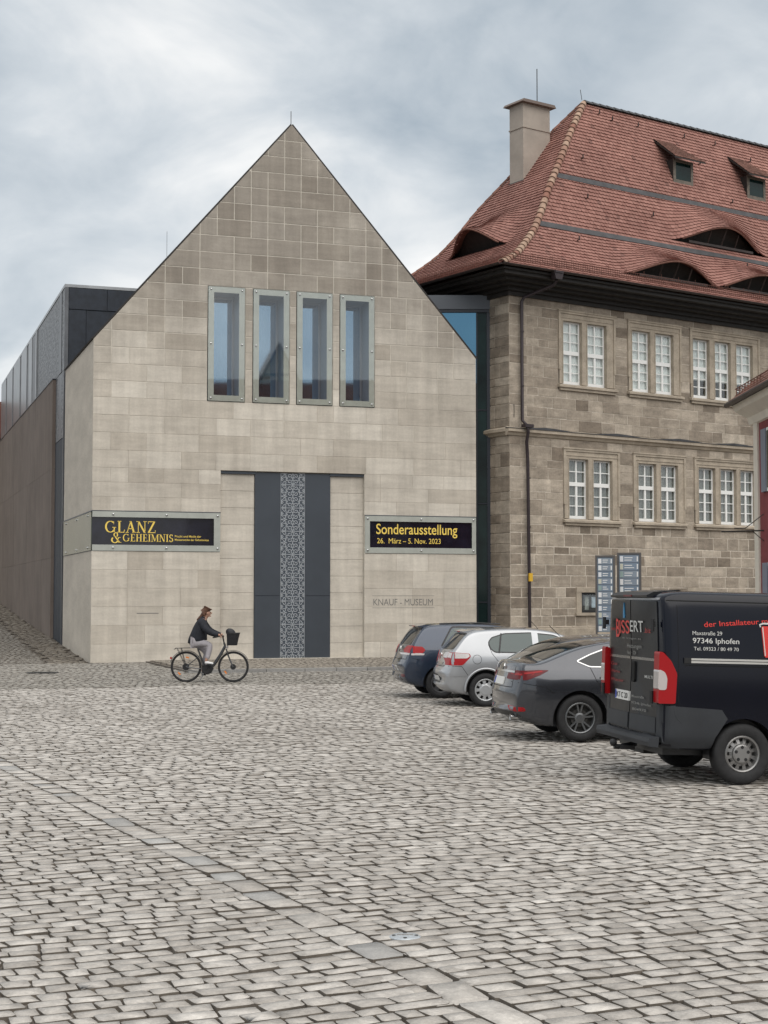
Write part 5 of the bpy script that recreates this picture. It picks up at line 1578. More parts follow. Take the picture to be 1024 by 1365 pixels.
c.patch('lamp_glass', 'B', rr([(-.87, .885), (-.45, .895), (-.45, .93), (-.87, .93)], .01), LAMP_W, off=.009)
c.patch('tail_lamp', 'B', rr([(.45, .90), (.87, .89), (.87, 1.08), (.55, 1.08), (.45, 1.03)], .03), LAMP_R, off=.006)
number_plate(c, 'B', 0, .55, .66, .52, 'KT·K 482' if False else None)
c.patch('emblem', 'B', [(.065 * math.cos(t), 1.0 + .065 * math.sin(t)) for t in np.linspace(0, 2 * PI, 17)[:-1]], CHROME, off=.01, cell=.2)
c.patch('reflector', 'B', [(-.78, .44), (-.55, .44), (-.55, .49), (-.78, .49)], LAMP_D, off=.006)
c.patch('bumper_insert', 'B', [(-.6, .37), (.6, .37), (.5, .46), (-.5, .46)], TRIM, off=.005)
MB().prism([(.62, 1.44), (.44, 1.462), (.435, 1.482), (.60, 1.512), (.85, 1.512)], -.56, .56).build('roof_spoiler', pb, c.o)
MB().box(.428, .436, -.14, .14, 1.464, 1.478).build('brake_light', LAMP_R, c.o)
MB().tube([(.9, -.52, 1.53), (1.6, -.535, 1.545), (2.2, -.52, 1.52)], .015, 6).build('roof_rail', TRIM, c.o)
c.line('door_gap', 'R', [(1.0, 1.04), (1.12, .82), (1.16, .42), (1.95, .38), (1.97, 1.02)], .008, GAP)
c.line('hatch_gap', 'B', [(-.66, 1.45), (-.78, 1.06), (-.72, .80), (.72, .80), (.78, 1.06), (.66, 1.45)], .010, GAP)
c.line('bumper_gap', 'R', [(.15, .86), (.42, .78)], .008, GAP)
for xw in (.87, 3.44):
    for sy in (-1, 1): wheel(c.o, xw, sy * .76, .315, .2, 'spoke5', pbr('dark_alloy', (0.1, 0.1, 0.105), .4, metal=.6))
MB().box(3.2, 3.4, -1.02, -.9, 1.0, 1.13).build('door_mirror', pb, c.o) if False else None
MB().ball((2.62, -.98, 1.06), (.09, .11, .075), 8).build('door_mirror', pb, c.o, smooth=True)

# -- silver hatchback
SPa = dict(hw=.875, xs=stations(4.25), S=[(.2, .88), (.35, .95), (.6, 1.0), (.8, 1.0), (.95, .98), (1.03, .955), (1.5, .78)],
           top=[(0, .56), (.02, .66), (.05, .71), (.09, .75), (.13, .92), (.17, 1.05), (.22, 1.09), (.30, 1.16), (.38, 1.24), (.46, 1.315), (.55, 1.385), (.65, 1.43), (.8, 1.455), (1.3, 1.48), (1.8, 1.475), (2.2, 1.43), (2.5, 1.34), (2.9, 1.12), (3.1, 1.03), (3.5, .96), (3.9, .86), (4.1, .74), (4.25, .56)],
           bot=[(0, .42), (.05, .34), (.13, .28), (.3, .24), (.6, .2), (3.6, .2), (4.0, .22), (4.25, .36)],
           w=[(0, .78), (.05, .815), (.17, .85), (.3, .865), (.5, .875), (3.4, .875), (3.8, .85), (4.1, .78), (4.25, .68)], bow=.14)
a_ = place_vehicle('silver_hatchback', (1.93, 29.55), 7, .87, 1.50, 'silver hatchback with plastic wheel trims, second from the museum in the row')
c = Car(SPa); ps = paint('silver_paint', (0.37, 0.38, 0.395), .55, .3); c.body(a_, ps, [(.87, .32), (3.48, .32)], .385)
c.patch('rear_window', 'B', rr([(-.68, 1.085), (.68, 1.085), (.58, 1.375), (-.58, 1.375)], .05), CARGLASS, off=.005)
wp = rr([(.97, 1.10), (1.05, 1.035), (2.85, 1.0), (2.5, 1.24), (2.2, 1.355), (1.75, 1.40), (1.25, 1.385), (1.0, 1.31), (.93, 1.22)], .04)
c.patch('side_window', 'R', wp, CARGLASS_L, off=.004); c.patch('side_window', 'L', wp, CARGLASS, off=.004)
c.line('window_frame', 'R', wp, .02, TRIM, closed=True, off=.005)
c.patch('pillar', 'R', [(1.80, 1.0), (1.92, 1.0), (1.90, 1.41), (1.78, 1.41)], ps, off=.008)
c.line('pillar', 'R', [(1.13, 1.02), (1.19, 1.39)], .03, TRIM, off=.007)
c.patch('tail_lamp', 'R', rr([(.08, .79), (.42, .79), (.58, .95), (.56, 1.01), (.15, 1.04), (.10, .95)], .04), LAMP_R, off=.007)
c.patch('tail_lamp', 'B', rr([(-.86, .79), (-.52, .79), (-.50, .84), (-.58, 1.03), (-.86, 1.03)], .03), LAMP_R, off=.007)
c.patch('tail_lamp', 'B', rr([(.52, .79), (.86, .79), (.86, 1.03), (.58, 1.03), (.50, .84)], .03), LAMP_R, off=.007)
c.patch('lamp_glass', 'R', rr([(.14, .92), (.50, .92), (.56, .96), (.54, 1.005), (.18, 1.03)], .02), LAMP_W, off=.010)
c.patch('lamp_glass', 'B', rr([(-.84, .93), (-.57, .93), (-.60, 1.02), (-.84, 1.02)], .01), LAMP_W, off=.010)
number_plate(c, 'B', 0, .47, .58, .52, None)
c.line('plate_frame', 'B', [(-.28, .455), (.28, .455), (.28, .595), (-.28, .595)], .02, TRIM, closed=True, off=.013)
c.patch('chrome_bar', 'B', [(-.38, .80), (.38, .80), (.38, .835), (-.38, .835)], CHROME, off=.012)
c.patch('emblem', 'B', [(.055 * math.cos(t), .96 + .055 * math.sin(t)) for t in np.linspace(0, 2 * PI, 17)[:-1]], CHROME, off=.012, cell=.2)
c.line('rub_strip', 'R', [(.02, .60), (.50, .60)], .03, ps, off=.012); c.line('rub_strip', 'B', [(-.8, .60), (-.34, .60)], .03, ps, off=.012)
c.line('bumper_gap', 'R', [(.06, .77), (.40, .77), (.52, .60)], .008, GAP)
c.line('fuel_flap', 'R', [(.70 + .085 * math.cos(t), .90 + .085 * math.sin(t)) for t in np.linspace(0, 2 * PI, 19)[:-1]], .007, GAP, closed=True)
c.line('door_gap', 'R', [(.93, 1.18), (1.0, 1.0), (1.16, .80), (1.22, .40), (1.95, .36)], .008, GAP); c.line('door_gap', 'R', [(1.86, 1.0), (1.88, .36)], .008, GAP)
c.line('hatch_gap', 'B', [(-.60, 1.42), (-.70, 1.07), (-.50, .76), (.50, .76), (.70, 1.07), (.60, 1.42)], .010, GAP)
MB().prism([(.65, 1.38), (.49, 1.405), (.485, 1.425), (.65, 1.452), (.88, 1.457)], -.54, .54).build('roof_spoiler', ps, c.o)
MB().box(.478, .486, -.13, .13, 1.407, 1.419).build('brake_light', LAMP_R, c.o)
MB().tube([(2.05, -.15, 1.46), (1.86, -.15, 1.66)], .006, 5).build('aerial', TRIM, c.o)
MB().ball((2.60, -.96, 1.04), (.09, .11, .075), 8).build('door_mirror', ps, c.o, smooth=True)
MB().tube([(1.28, -.885, .90), (1.42, -.895, .905)], .014, 6).build('door_handle', ps, c.o)
arch = MB()
arch.tube([(.87 + .405 * math.cos(t), -.862, .32 + .405 * math.sin(t)) for t in np.linspace(-.1, PI + .1, 26)], .022, 8); arch.build('arch_lip', ps, c.o, smooth=True)
for xw in (.87, 3.48):
    for sy in (-1, 1): wheel(c.o, xw, sy * .752, .32, .2, 'cap', pbr('wheel_trim', (0.42, 0.43, 0.44), .35, metal=.4))

# -- dark estate, mostly hidden
SPd = dict(hw=.9, xs=stations(4.5), S=[(.2, .90), (.35, .96), (.6, 1.0), (.8, 1.0), (.98, .975), (1.05, .95), (1.5, .70)],
           top=[(0, .60), (.02, .69), (.05, .75), (.09, .85), (.13, .98), (.17, 1.02), (.30, 1.09), (.46, 1.16), (.65, 1.25), (.9, 1.35), (1.2, 1.40), (1.7, 1.425), (2.2, 1.41), (2.7, 1.32), (3.3, 1.05), (3.9, .92), (4.3, .8), (4.5, .58)],
           bot=[(0, .44), (.13, .30), (.6, .2), (3.8, .2), (4.5, .36)],
           w=[(0, .80), (.05, .83), (.17, .87), (.5, .9), (3.6, .9), (4.1, .84), (4.5, .7)], bow=.12)
d_ = place_vehicle('dark_fastback', (3.10, 25.8), 8, .95, 1.55, 'dark fastback car of which only roof and rear window show behind the grey saloon')
c = Car(SPd); pd = paint('dark_paint', (0.055, 0.052, 0.055)); c.body(d_, pd, [(.95, .31), (3.6, .31)], .375)
c.patch('rear_window', 'T', rr([(.42, -.58), (.86, -.50), (.86, .50), (.42, .58)], .05), CARGLASS, off=.005)
c.patch('side_window', 'R', rr([(.75, 1.09), (2.9, 1.04), (2.4, 1.30), (1.2, 1.36), (.95, 1.27)], .05), CARGLASS_L, off=.004)
c.patch('side_window', 'L', rr([(.75, 1.09), (2.9, 1.04), (2.4, 1.30), (1.2, 1.36), (.95, 1.27)], .05), CARGLASS_L, off=.004)
c.patch('tail_lamp', 'B', rr([(.42, .86), (.86, .84), (.86, .97), (.42, .96)], .03), LAMP_R, off=.006)
c.patch('tail_lamp', 'B', rr([(-.86, .84), (-.42, .86), (-.42, .96), (-.86, .97)], .03), LAMP_R, off=.006)
number_plate(c, 'B', 0, .60, .71, .52, None)
MB().tube([(1.0, -.0, 1.40), (.80, -.0, 1.60)], .006, 5).build('aerial', TRIM, c.o)
for xw in (.95, 3.6):
    for sy in (-1, 1): wheel(c.o, xw, sy * .775, .315, .2, 'spoke5', pbr('dark_alloy', (0.2, 0.2, 0.21), .4, metal=.6))

# -- grey saloon
SPm = dict(hw=.92, xs=stations(4.86), S=[(.2, .90), (.35, .955), (.6, 1.0), (.8, 1.0), (.95, .975), (1.05, .93), (1.48, .66)],
           top=[(0, .60), (.02, .71), (.05, .79), (.09, .93), (.13, 1.06), (.17, 1.125), (.22, 1.135), (.30, 1.13), (.46, 1.135), (.55, 1.16), (.65, 1.19), (.8, 1.25), (1.02, 1.33), (1.3, 1.40), (1.6, 1.44), (2.0, 1.455), (2.5, 1.44), (2.9, 1.36), (3.3, 1.18), (3.65, 1.03), (4.2, .93), (4.6, .8), (4.78, .68), (4.86, .5)],
           bot=[(0, .46), (.05, .38), (.13, .31), (.3, .26), (.6, .2), (4.2, .2), (4.6, .22), (4.86, .36)],
           w=[(0, .80), (.05, .83), (.17, .87), (.3, .895), (.6, .92), (4.0, .92), (4.5, .84), (4.86, .68)], bow=.16)
m_ = place_vehicle('grey_saloon', (2.83, 22.51), 9, 1.06, 1.58, 'dark grey saloon with spoked alloy wheels beside the black van')
c = Car(SPm); pm = paint('grey_paint', (0.050, 0.053, 0.062), .6, .25); c.body(m_, pm, [(1.06, .335), (3.89, .335)], .405)
c.patch('rear_window', 'T', rr([(.58, -.60), (1.22, -.50), (1.22, .50), (.58, .60)], .06), CARGLASS, off=.005)
wp = rr([(1.03, 1.155), (1.22, 1.075), (3.1, 1.04), (2.85, 1.22), (2.55, 1.36), (2.0, 1.395), (1.55, 1.35), (1.25, 1.25)], .03)
c.patch('side_window', 'R', wp, CARGLASS, off=.004); c.patch('side_window', 'L', wp, CARGLASS, off=.004)
c.line('chrome_surround', 'R', wp, .015, CHROME, closed=True, off=.007)
c.line('pillar', 'R', [(2.05, 1.05), (2.03, 1.39)], .07, TRIM, off=.007)
c.patch('tail_lamp', 'R', rr([(.10, .89), (.27, .89), (.46, .96), (.60, 1.03), (.45, 1.035), (.14, 1.02)], .015), LAMP_D, off=.007)
c.patch('tail_lamp', 'B', rr([(-.90, .89), (-.60, .91), (-.52, .96), (-.54, 1.00), (-.90, 1.02)], .015), LAMP_D, off=.007)
c.patch('tail_lamp', 'B', rr([(.52, .96), (.60, .91), (.90, .89), (.90, 1.02), (.54, 1.00)], .015), LAMP_D, off=.007)
c.line('lamp_light', 'R', [(.14, .975), (.30, .99), (.50, 1.015)], .022, LAMP_R, off=.010); c.line('lamp_light', 'B', [(-.86, .97), (-.62, .965)], .025, LAMP_R, off=.010)
c.patch('chrome_bar', 'B', [(-.60, .985), (.60, .985), (.60, 1.015), (-.60, 1.015)], CHROME, off=.014)
number_plate(c, 'B', 0, .80, .91, .52, None)
c.patch('emblem', 'B', [(.07 * math.cos(t), 1.06 + .05 * math.sin(t)) for t in np.linspace(0, 2 * PI, 17)[:-1]], CHROME, off=.012, cell=.2)
c.line('boot_gap', 'B', [(-.56, 1.12), (-.60, .78), (.60, .78), (.56, 1.12)], .010, GAP)
c.line('bumper_gap', 'R', [(.12, .86), (.55, .79), (.66, .70)], .008, GAP)
c.patch('reflector', 'R', rr([(.08, .45), (.20, .44), (.24, .50), (.10, .51)], .02), LAMP_R, off=.006); c.patch('reflector', 'B', rr([(-.84, .44), (-.68, .44), (-.68, .50), (-.84, .50)], .02), LAMP_R, off=.006)
c.patch('valance', 'B', [(-.78, .36), (.78, .36), (.72, .43), (-.72, .43)], TRIM, off=.005)
for sy in (-1, 1):
    MB().lathe([(.036, -.04), (.045, -.05), (.045, .1), (.03, .1), (.03, -.02)], (.13, sy * .62, .35), 'x', 16).build('exhaust_pipe', CHROME, c.o, smooth=40)
c.line('door_gap', 'R', [(1.22, 1.07), (1.30, .88), (1.46, .62), (1.52, .34), (2.2, .30)], .008, GAP); c.line('door_gap', 'R', [(2.12, 1.05), (2.14, .30)], .008, GAP)
MB().tube([(1.36, -.925, .93), (1.55, -.935, .935)], .016, 6).build('door_handle', pm, c.o)
MB().ball((2.98, -1.0, 1.08), (.09, .11, .075), 8).build('door_mirror', pm, c.o, smooth=True)
# ridge over the rear arch
c.line('side_gap', 'R', [(1.52, .31), (3.45, .31)], .02, TRIM)
for xw in (1.06, 3.89):
    for sy in (-1, 1): wheel(c.o, xw, sy * .79, .34, .21, 'spoke10', pbr('dark_alloy', (0.16, 0.165, 0.17), .35, metal=.7))

# -- black van
SPv = dict(hw=1.0, xs=[0, .015, .04, .08, .14, .22, .32, .45, .6, .8, 1.0, 1.2, 1.5, 1.8, 2.1, 2.5, 2.9, 3.3, 3.6, 3.9, 4.2, 4.5, 4.7, 4.85, 4.93, 4.96],
           S=[(.25, .955), (.45, .985), (.9, 1.0), (1.3, .995), (1.5, .975), (1.9, .925), (2.15, .88)],
           top=[(0, 2.02), (.015, 2.06), (.04, 2.09), (.14, 2.125), (.3, 2.14), (3.2, 2.14), (3.5, 2.06), (3.9, 1.72), (4.2, 1.38), (4.5, 1.2), (4.85, 1.0), (4.96, .7)],
           bot=[(0, .40), (.1, .38), (.3, .36), (4.4, .32), (4.96, .4)],
           w=[(0, .93), (.015, .955), (.04, .975), (.08, .988), (.14, .996), (.3, 1.0), (4.0, 1.0), (4.5, .93), (4.96, .75)], bow=.05, crown=.6)
v_ = place_vehicle('black_van', (3.98, 17.4), 10.5, 1.0, 1.75, 'black plumber\'s panel van with red and white lettering, nearest in the row')
v_['category'] = 'van'
v_.rotation_euler = (0, math.radians(1.6), math.radians(10.5))
v_.location.z = 0.028
c = Car(SPv); pv = paint('black_paint', (0.0025, 0.0035, 0.009), .0, .16, 0.0); c.body(v_, pv, [(1.0, .335), (3.95, .335)], .40)
CL = pbr('grey_cladding_plastic', (0.023, 0.026, 0.031), 0.6, noise=.2, nscale=3)
c.patch('side_cladding', 'R', [(.03, .37), (.60, .34), (.66, .52), (.80, .73), (.73, .83), (.03, .87)], CL, off=.014)
c.patch('side_cladding', 'R', [(1.34, .72), (1.45, .40), (3.5, .38), (3.6, .60), (3.6, .80), (1.4, .80)], CL, off=.014)
c.patch('rear_cladding', 'B', [(-.99, .40), (-.80, .40), (-.80, .87), (-.99, .87)], CL, off=.016)
c.patch('rear_cladding', 'B', [(.80, .40), (.99, .40), (.99, .87), (.80, .87)], CL, off=.016)
DK = paint('rear_door_paint', (0.006, 0.007, 0.009), .0, .3, 0.0)
for sy in (-1, 1):
    d = c.patch('rear_door', 'B', rr([(sy * .012, .53), (sy * .80, .53), (sy * .80, 1.5), (sy * .76, 2.02), (sy * .012, 2.03)], .02), DK, off=.012)
    c.patch('door_foot', 'B', [(sy * .03, .545), (sy * .78, .545), (sy * .78, .72), (sy * .03, .72)], CL, parent=d, off=.022)
    c.patch('trim_bar', 'B', [(sy * .02, 1.345), (sy * .80, 1.345), (sy * .80, 1.375), (sy * .02, 1.375)], CHROME, parent=d, off=.022)
    for z in (.95, 1.75): MB().tube([(-.035, sy * .835, z - .07), (-.035, sy * .835, z + .07)], .022, 8).build('hinge', TRIM, d)
MB().box(-.03, -.012, -.18, -.10, 1.08, 1.33).build('door_handle', TRIM, c.o) if False else c.patch('door_handle', 'B', rr([(-.14, 1.08), (-.06, 1.08), (-.06, 1.32), (-.14, 1.32)], .03), GAP, off=.03)
c.patch('top_rail', 'B', [(-.80, 2.035), (.80, 2.035), (.80, 2.055), (-.80, 2.055)], pbr('rail_grey', (.35, .35, .36), .3, metal=.5), off=.012)
MB().prism([(.03, 2.06), (-.03, 2.065), (-.035, 2.085), (.05, 2.125), (.35, 2.158), (.5, 2.1)], -.62, .62).build('roof_lip', DK, c.o)
MB().box(-.045, -.034, -.13, .13, 2.07, 2.09).build('brake_light', LAMP_D, c.o)
bmp = MB(); bmp.prism([(.02, .40), (-.09, .41), (-.10, .46), (-.09, .50), (.03, .515)], -.93, .88)
bmp.build('rear_step', CL, c.o)
# lamps wrap the corner
for sy, md in ((-1, 'R'), (1, 'L')):
    y0_, y1_ = sorted((sy * .845, sy * (1.006 if sy < 0 else .965)))
    lp = fixn(MB().prism(rr([(-.016, .89), (.185, .89), (.20, 1.22), (.13, 1.36), (.03, 1.46), (-.012, 1.46)], .02), y0_, y1_).build('tail_lamp', LAMP_R, c.o))
    y0_, y1_ = sorted((sy * .855, sy * (1.010 if sy < 0 else .968)))
    fixn(MB().prism(rr([(-.022, 1.04), (.075, 1.04), (.085, 1.17), (.055, 1.24), (-.020, 1.27)], .03), y0_, y1_).build('lamp_glass', LAMP_W, lp))
for sy in (-1, 1): MB().box(-.035, .01, sy * .80 - .015, sy * .80 + .015, 1.73, 1.79).build('hinge', TRIM, c.o)
number_plate(c, 'B', .27, .855, .965, .52, 'KT C 20', o0=.03)
RED = pbr('red_print', (0.60, 0.03, 0.022), .4); REDD = pbr('dim_red_print', (0.30, 0.014, 0.012), .45); WHT = pbr('pale_print', (0.55, 0.55, 0.53), .45); GRY = pbr('grey_print', (0.22, 0.22, 0.21), .5); BLU = pbr('blue_print', (0.04, 0.22, 0.42), .4)
D = lambda st, y0, y1, z0, z1, m, **k: c.text(st, 'B', y0, y1, z0, z1, m, off=.024, **k)
D('www.', .76, .56, 1.66, 1.72, REDD, bold=True)
D('ISS', .41, .02, 1.64, 1.80, RED, bold=True); D('ERT', .0, -.40, 1.665, 1.80, WHT, bold=True); D('.biz', -.42, -.62, 1.66, 1.72, REDD, bold=True)
D('B', .55, .42, 1.59, 1.82, RED, bold=True)
fl_ = [(.26, 1.82), (.20, 1.82), (.205, 1.90), (.225, 2.0), (.25, 1.90)]
c.patch('flame_print', 'B', fl_, BLU, off=.022)
D('wir bringen es', .32, -.32, 1.575, 1.60, GRY)
D('Heizungen', .12, -.34, 1.475, 1.525, GRY, bold=True); D('Bad · Öl', .12, -.16, 1.40, 1.44, GRY, bold=True)
D('Gas', .74, .50, 1.25, 1.29, REDD); D('Wärme', .74, .40, 1.16, 1.20, REDD); D('Wasser', .74, .24, 1.06, 1.10, REDD)
D('MULTI', -.45, -.70, 1.145, 1.18, WHT, bold=True)
D('Maxstraße', -.08, -.44, .905, .935, GRY, bold=True); D('97346 Iphofen', -.08, -.66, .83, .86, GRY, bold=True); D('804970', -.12, -.52, .76, .79, GRY, bold=True)
Sd = lambda st, x0, x1, z0, z1, m, **k: c.text(st, 'R', x0, x1, z0, z1, m, off=.006, **k)
Sd('Maxstraße 29', .39, .74, 1.655, 1.70, WHT)
Sd('97346 Iphofen', .39, .94, 1.565, 1.625, WHT, bold=True)
Sd('Tel. 09323 / 80 49 70', .40, .93, 1.485, 1.525, WHT)
Sd('der Installateur mit', .53, 1.36, 1.745, 1.805, RED, bold=True, rot=.075)
Sd('Köpfchen', 1.42, 1.85, 1.83, 1.89, RED, bold=True, rot=.075)
cup = c.patch('cup_print', 'R', rr([(1.235, 1.42), (1.62, 1.42), (1.70, 1.77), (1.21, 1.77)], .03), RED, off=.007)
c.line('cup_edge', 'R', [(1.20, 1.76), (1.19, 1.785), (1.23, 1.80), (1.70, 1.80)], .018, WHT, parent=cup, off=.009); c.line('cup_edge', 'R', [(1.225, 1.76), (1.245, 1.44)], .012, WHT, parent=cup, off=.009)
r_ = MB()
for z in (1.355, 1.385): r_.box(.36, 3.3, -1.012, -.985, z - .011, z + .011)
r_.build('door_rail', pbr('rail_metal', (0.62, 0.61, 0.58), .3, metal=.5), c.o); MB().box(.28, .36, -1.005, -.98, 1.34, 1.40).build('rail_end', TRIM, c.o)
c.line('body_crease', 'R', [(.30, 1.315), (3.3, 1.30)], .008, GAP); c.line('roof_gutter', 'R', [(.1, 2.03), (3.3, 2.03)], .012, GAP); c.line('panel_gap', 'R', [(1.35, .82), (1.30, 2.0)], .006, GAP); c.line('panel_gap', 'R', [(.22, .88), (.22, 1.98)], .005, GAP)
c.patch('side_window', 'R', rr([(3.45, 1.30), (4.25, 1.25), (3.85, 1.78), (3.45, 1.88)], .06), CARGLASS, off=.006)
c.patch('windscreen', 'T', rr([(3.62, -.78), (4.25, -.80), (4.25, .80), (3.62, .78)], .05), CARGLASS, off=.006)
tw = MB(); tw.tube([(.1, 0, .36), (-.12, 0, .32), (-.17, 0, .33)], .03, 8).ball((-.18, 0, .37), .045, 10).box(-.12, .05, -.10, .10, .30, .345); tw.build('tow_hitch', TRIM, c.o)
MB().box(.15, 4.6, -.72, .72, .30, .42).build('chassis', TRIM, c.o)
MB().box(.28, .8, .25, .7, .22, .36).build('exhaust_box', MT['iron'], c.o)
MB().ball((3.75, -1.15, 1.4), (.1, .12, .17), 8).build('door_mirror', TRIM, c.o, smooth=True)
for xw in (1.0, 3.95):
    for sy in (-1, 1): wheel(c.o, xw, sy * .875, .34, .215, 'van', pbr('steel_wheel', (0.26, 0.255, 0.25), .35, metal=.6))

# ------------------------------------------------------------------ bicycle
bk = empty('bicycle', (-4.86, 37.95, 0), 0, 'dark step-through city bicycle with front basket ridden past the museum', 'bicycle')
WB, RW = 1.16, .375
FRM = pbr('bike_frame', (0.055, 0.058, 0.062), .35, metal=.4, coat=.5); SIL = pbr('bike_silver', (0.4, 0.41, 0.42), .3, metal=.9); ORG = pbr('orange_reflector', (.7, .2, .03), .3)
def bwheel(x):
    t = MB(); t.tube([(RW * math.cos(a) * .955, 0, RW * math.sin(a) * .955) for a in np.linspace(0, 2 * PI, 49)[:-1]], .023, 8, closed=True)
    o = t.build('wheel', MT['rubber'], bk, smooth=True); o.location = (x, 0, RW)
    r = MB(); r.lathe([(RW * .90, -.012), (RW * .87, -.012), (RW * .86, 0), (RW * .87, .012), (RW * .90, .012)], (0, 0, 0), 'y', 48); r.build('rim', TRIM, o)
    s = MB()
    for k in range(28):
        a = 2 * PI * k / 28; b = a + (.5 if k % 2 else -.5); sy = .025 if k % 4 < 2 else -.025
        s.tube([(.025 * math.cos(b), sy, .025 * math.sin(b)), (RW * .88 * math.cos(a), 0, RW * .88 * math.sin(a))], .0016, 3)
    s.build('spokes', SIL, o)
    MB().lathe([(0, -.045), (.03, -.04), (.022, 0), (.03, .04), (0, .045)], (0, 0, 0), 'y', 14).build('hub', TRIM, o)
    for a in (.45 * PI, 1.25 * PI) if x < .5 else (1.2 * PI,):
        MB().box(-.04, .04, -.028, -.02, -.018, .018).build('reflector', ORG, o).matrix_local = Matrix.Translation((.23 * math.cos(a), 0, .23 * math.sin(a))) @ Matrix.Rotation(-a + PI / 2, 4, 'Y')
    return o
wr = bwheel(0); wf = bwheel(WB)
MB().lathe([(.0, -.05), (.085, -.05), (.085, -.03), (0, -.03)], (0, 0, 0), 'y', 20).build('sprocket', TRIM, wr)
MB().lathe([(.0, -.05), (.07, -.05), (.07, -.045), (0, -.045)], (0, 0, 0), 'y', 20).build('brake_disc', TRIM, wf)
HB = (.88, 0, 1.12)
f = MB()
f.tube([(.985 - .015, 0, .84), (.93, 0, .96)], .026, 10)
f.tube([(.955, 0, .88), (.84, 0, .66), (.68, 0, .42), (.56, 0, .33)], [.036, .04, .042, .045], 10)
f.tube([(.50, 0, .33), (.36, 0, .62), (.29, 0, .80)], .022, 8)
f.tube([(.29, 0, .80), (.24, 0, .93)], .014, 8)
for sy in (-1, 1):
    f.tube([(.46, sy * .03, .32), (.2, sy * .06, .34), (0, sy * .065, RW)], .012, 6)
    f.tube([(.345, sy * .02, .66), (.18, sy * .055, .52), (0, sy * .065, RW)], .010, 6)
f.build('frame', FRM, bk, smooth=50)
f = MB()
for sy in (-1, 1): f.tube([(.985, sy * .05, .80), (1.03, sy * .055, .66), (WB - .02, sy * .055, RW + .02), (WB, sy * .055, RW)], .014, 8)
f.tube([(.985, -.05, .80), (.985, .05, .80)], .02, 8)
f.build('fork', FRM, bk, smooth=50)
h = MB(); h.tube([(.93, 0, .96), (.905, 0, 1.08), (.90, 0, 1.12)], .018, 8)
h.tube([(.70, -.30, 1.10), (.80, -.29, 1.115), (.90, -.14, 1.13), (.90, 0, 1.12), (.90, .14, 1.13), (.80, .29, 1.115), (.70, .30, 1.10)], .013, 8)
h.build('handlebar', TRIM, bk, smooth=50)
for sy in (-1, 1): MB().tube([(.68, sy * .302, 1.097), (.80, sy * .29, 1.115)], .018, 8).build('grip', MT['rubber'], bk)
MB().prism([(.39, .36), (.43, .42), (.60, .42), (.68, .34), (.62, .22), (.50, .19), (.40, .24)], -.06, .06).build('motor', TRIM, bk)
cr2 = MB(); cr2.lathe([(0, -.085), (.09, -.085), (.09, -.078), (0, -.078)], (.50, 0, .30), 'y', 24)
crk = cr2.build('chainring', TRIM, bk)
MB().tube([(.50, -.1, .30), (.58, -.11, .43)], .012, 6).build('crank', TRIM, crk); MB().tube([(.50, .1, .30), (.42, .11, .17)], .012, 6).build('crank', TRIM, crk)
MB().box(.53, .64, -.20, -.11, .43, .455).build('pedal', TRIM, crk); MB().box(.37, .47, .11, .20, .155, .18).build('pedal', TRIM, crk)
MB().tube([(.5, -.082, .39), (.02, -.04, RW + .07)], .006, 4).tube([(.5, -.082, .21), (.02, -.04, RW - .07)], .006, 4).build('chain', TRIM, bk)
def fender(x, a0, a1, mat):
    m = MB(); n = 22; R2 = RW + .03
    for k in range(n + 1):
        a = a0 + (a1 - a0) * k / n
        for yy, dr in ((-.032, -.012), (-.02, 0), (.02, 0), (.032, -.012)): m.v.append((x + (R2 + dr) * math.cos(a), yy, RW + (R2 + dr) * math.sin(a)))
    for k in range(n):
        for j in range(3): m.f.append([4 * k + j, 4 * k + j + 1, 4 * k + 5 + j, 4 * k + 4 + j]); m.m.append(0); m.t.append(.5)
    m.build('mudguard', mat, bk, smooth=True)
fender(0, -.1, 2.85, FRM); fender(WB, .45, 2.6, FRM)
rk = MB()
for sy in (-.07, .07): rk.tube([(.20, sy, .84), (-.25, sy, .83), (-.29, sy, .80)], .008, 6); rk.tube([(0, sy * .95, RW), (-.12, sy, .83)], .007, 6); rk.tube([(0, sy * .95, RW), (-.22, sy, .82)], .006, 6)
for xx in (-.25, -.1, .05, .2): rk.tube([(xx, -.07, .835), (xx, .07, .835)], .007, 6)
rk.build('luggage_rack', TRIM, bk)
MB().box(-.392, -.352, -.03, .03, .565, .615).build('rear_lamp', LAMP_R, bk)
MB().lathe([(0, 0), (.035, .0), (.03, -.05), (0, -.06)], (1.03, 0, .86), 'x', 12).build('front_lamp', LAMP_W, bk)
MB().tube([(.08, 0, .95), (.16, 0, .975), (.24, 0, .965), (.36, 0, .955)], [.05, .085, .05, .018], 10).build('saddle', TRIM, bk, smooth=True)
MB().tube([(.44, .03, .22), (.33, .08, .03)], .009, 6).build('kickstand', SIL, bk)
# basket: woven dark tub with a bag in it
b = MB(); n = 16
rings = [(.155, .115, .90), (.165, .13, .98), (.175, .14, 1.06), (.19, .15, 1.14), (.20, .155, 1.20)]
for (rx, ry, z) in rings:
    for k in range(n):
        a = 2 * PI * k / n; ca, sa = math.cos(a), math.sin(a); q = 1 / (abs(ca) ** 4 + abs(sa) ** 4) ** .25
        b.v.append((1.14 + rx * ca * q * .8 + (z - 1.05) * .1, ry * sa * q, z - .03 * 0 - .10 * ca * 0))
for i in range(len(rings) - 1):
    for k in range(n): b.f.append([i * n + k, i * n + (k + 1) % n, (i + 1) * n + (k + 1) % n, (i + 1) * n + k]); b.m.append(0); b.t.append(.5)
b.f.append(list(range(n))); b.m.append(0); b.t.append(.5)
bas = b.build('basket', pbr('woven_basket', (.014, .014, .017), .8, noise=.5, nscale=60, bump=.8), bk)
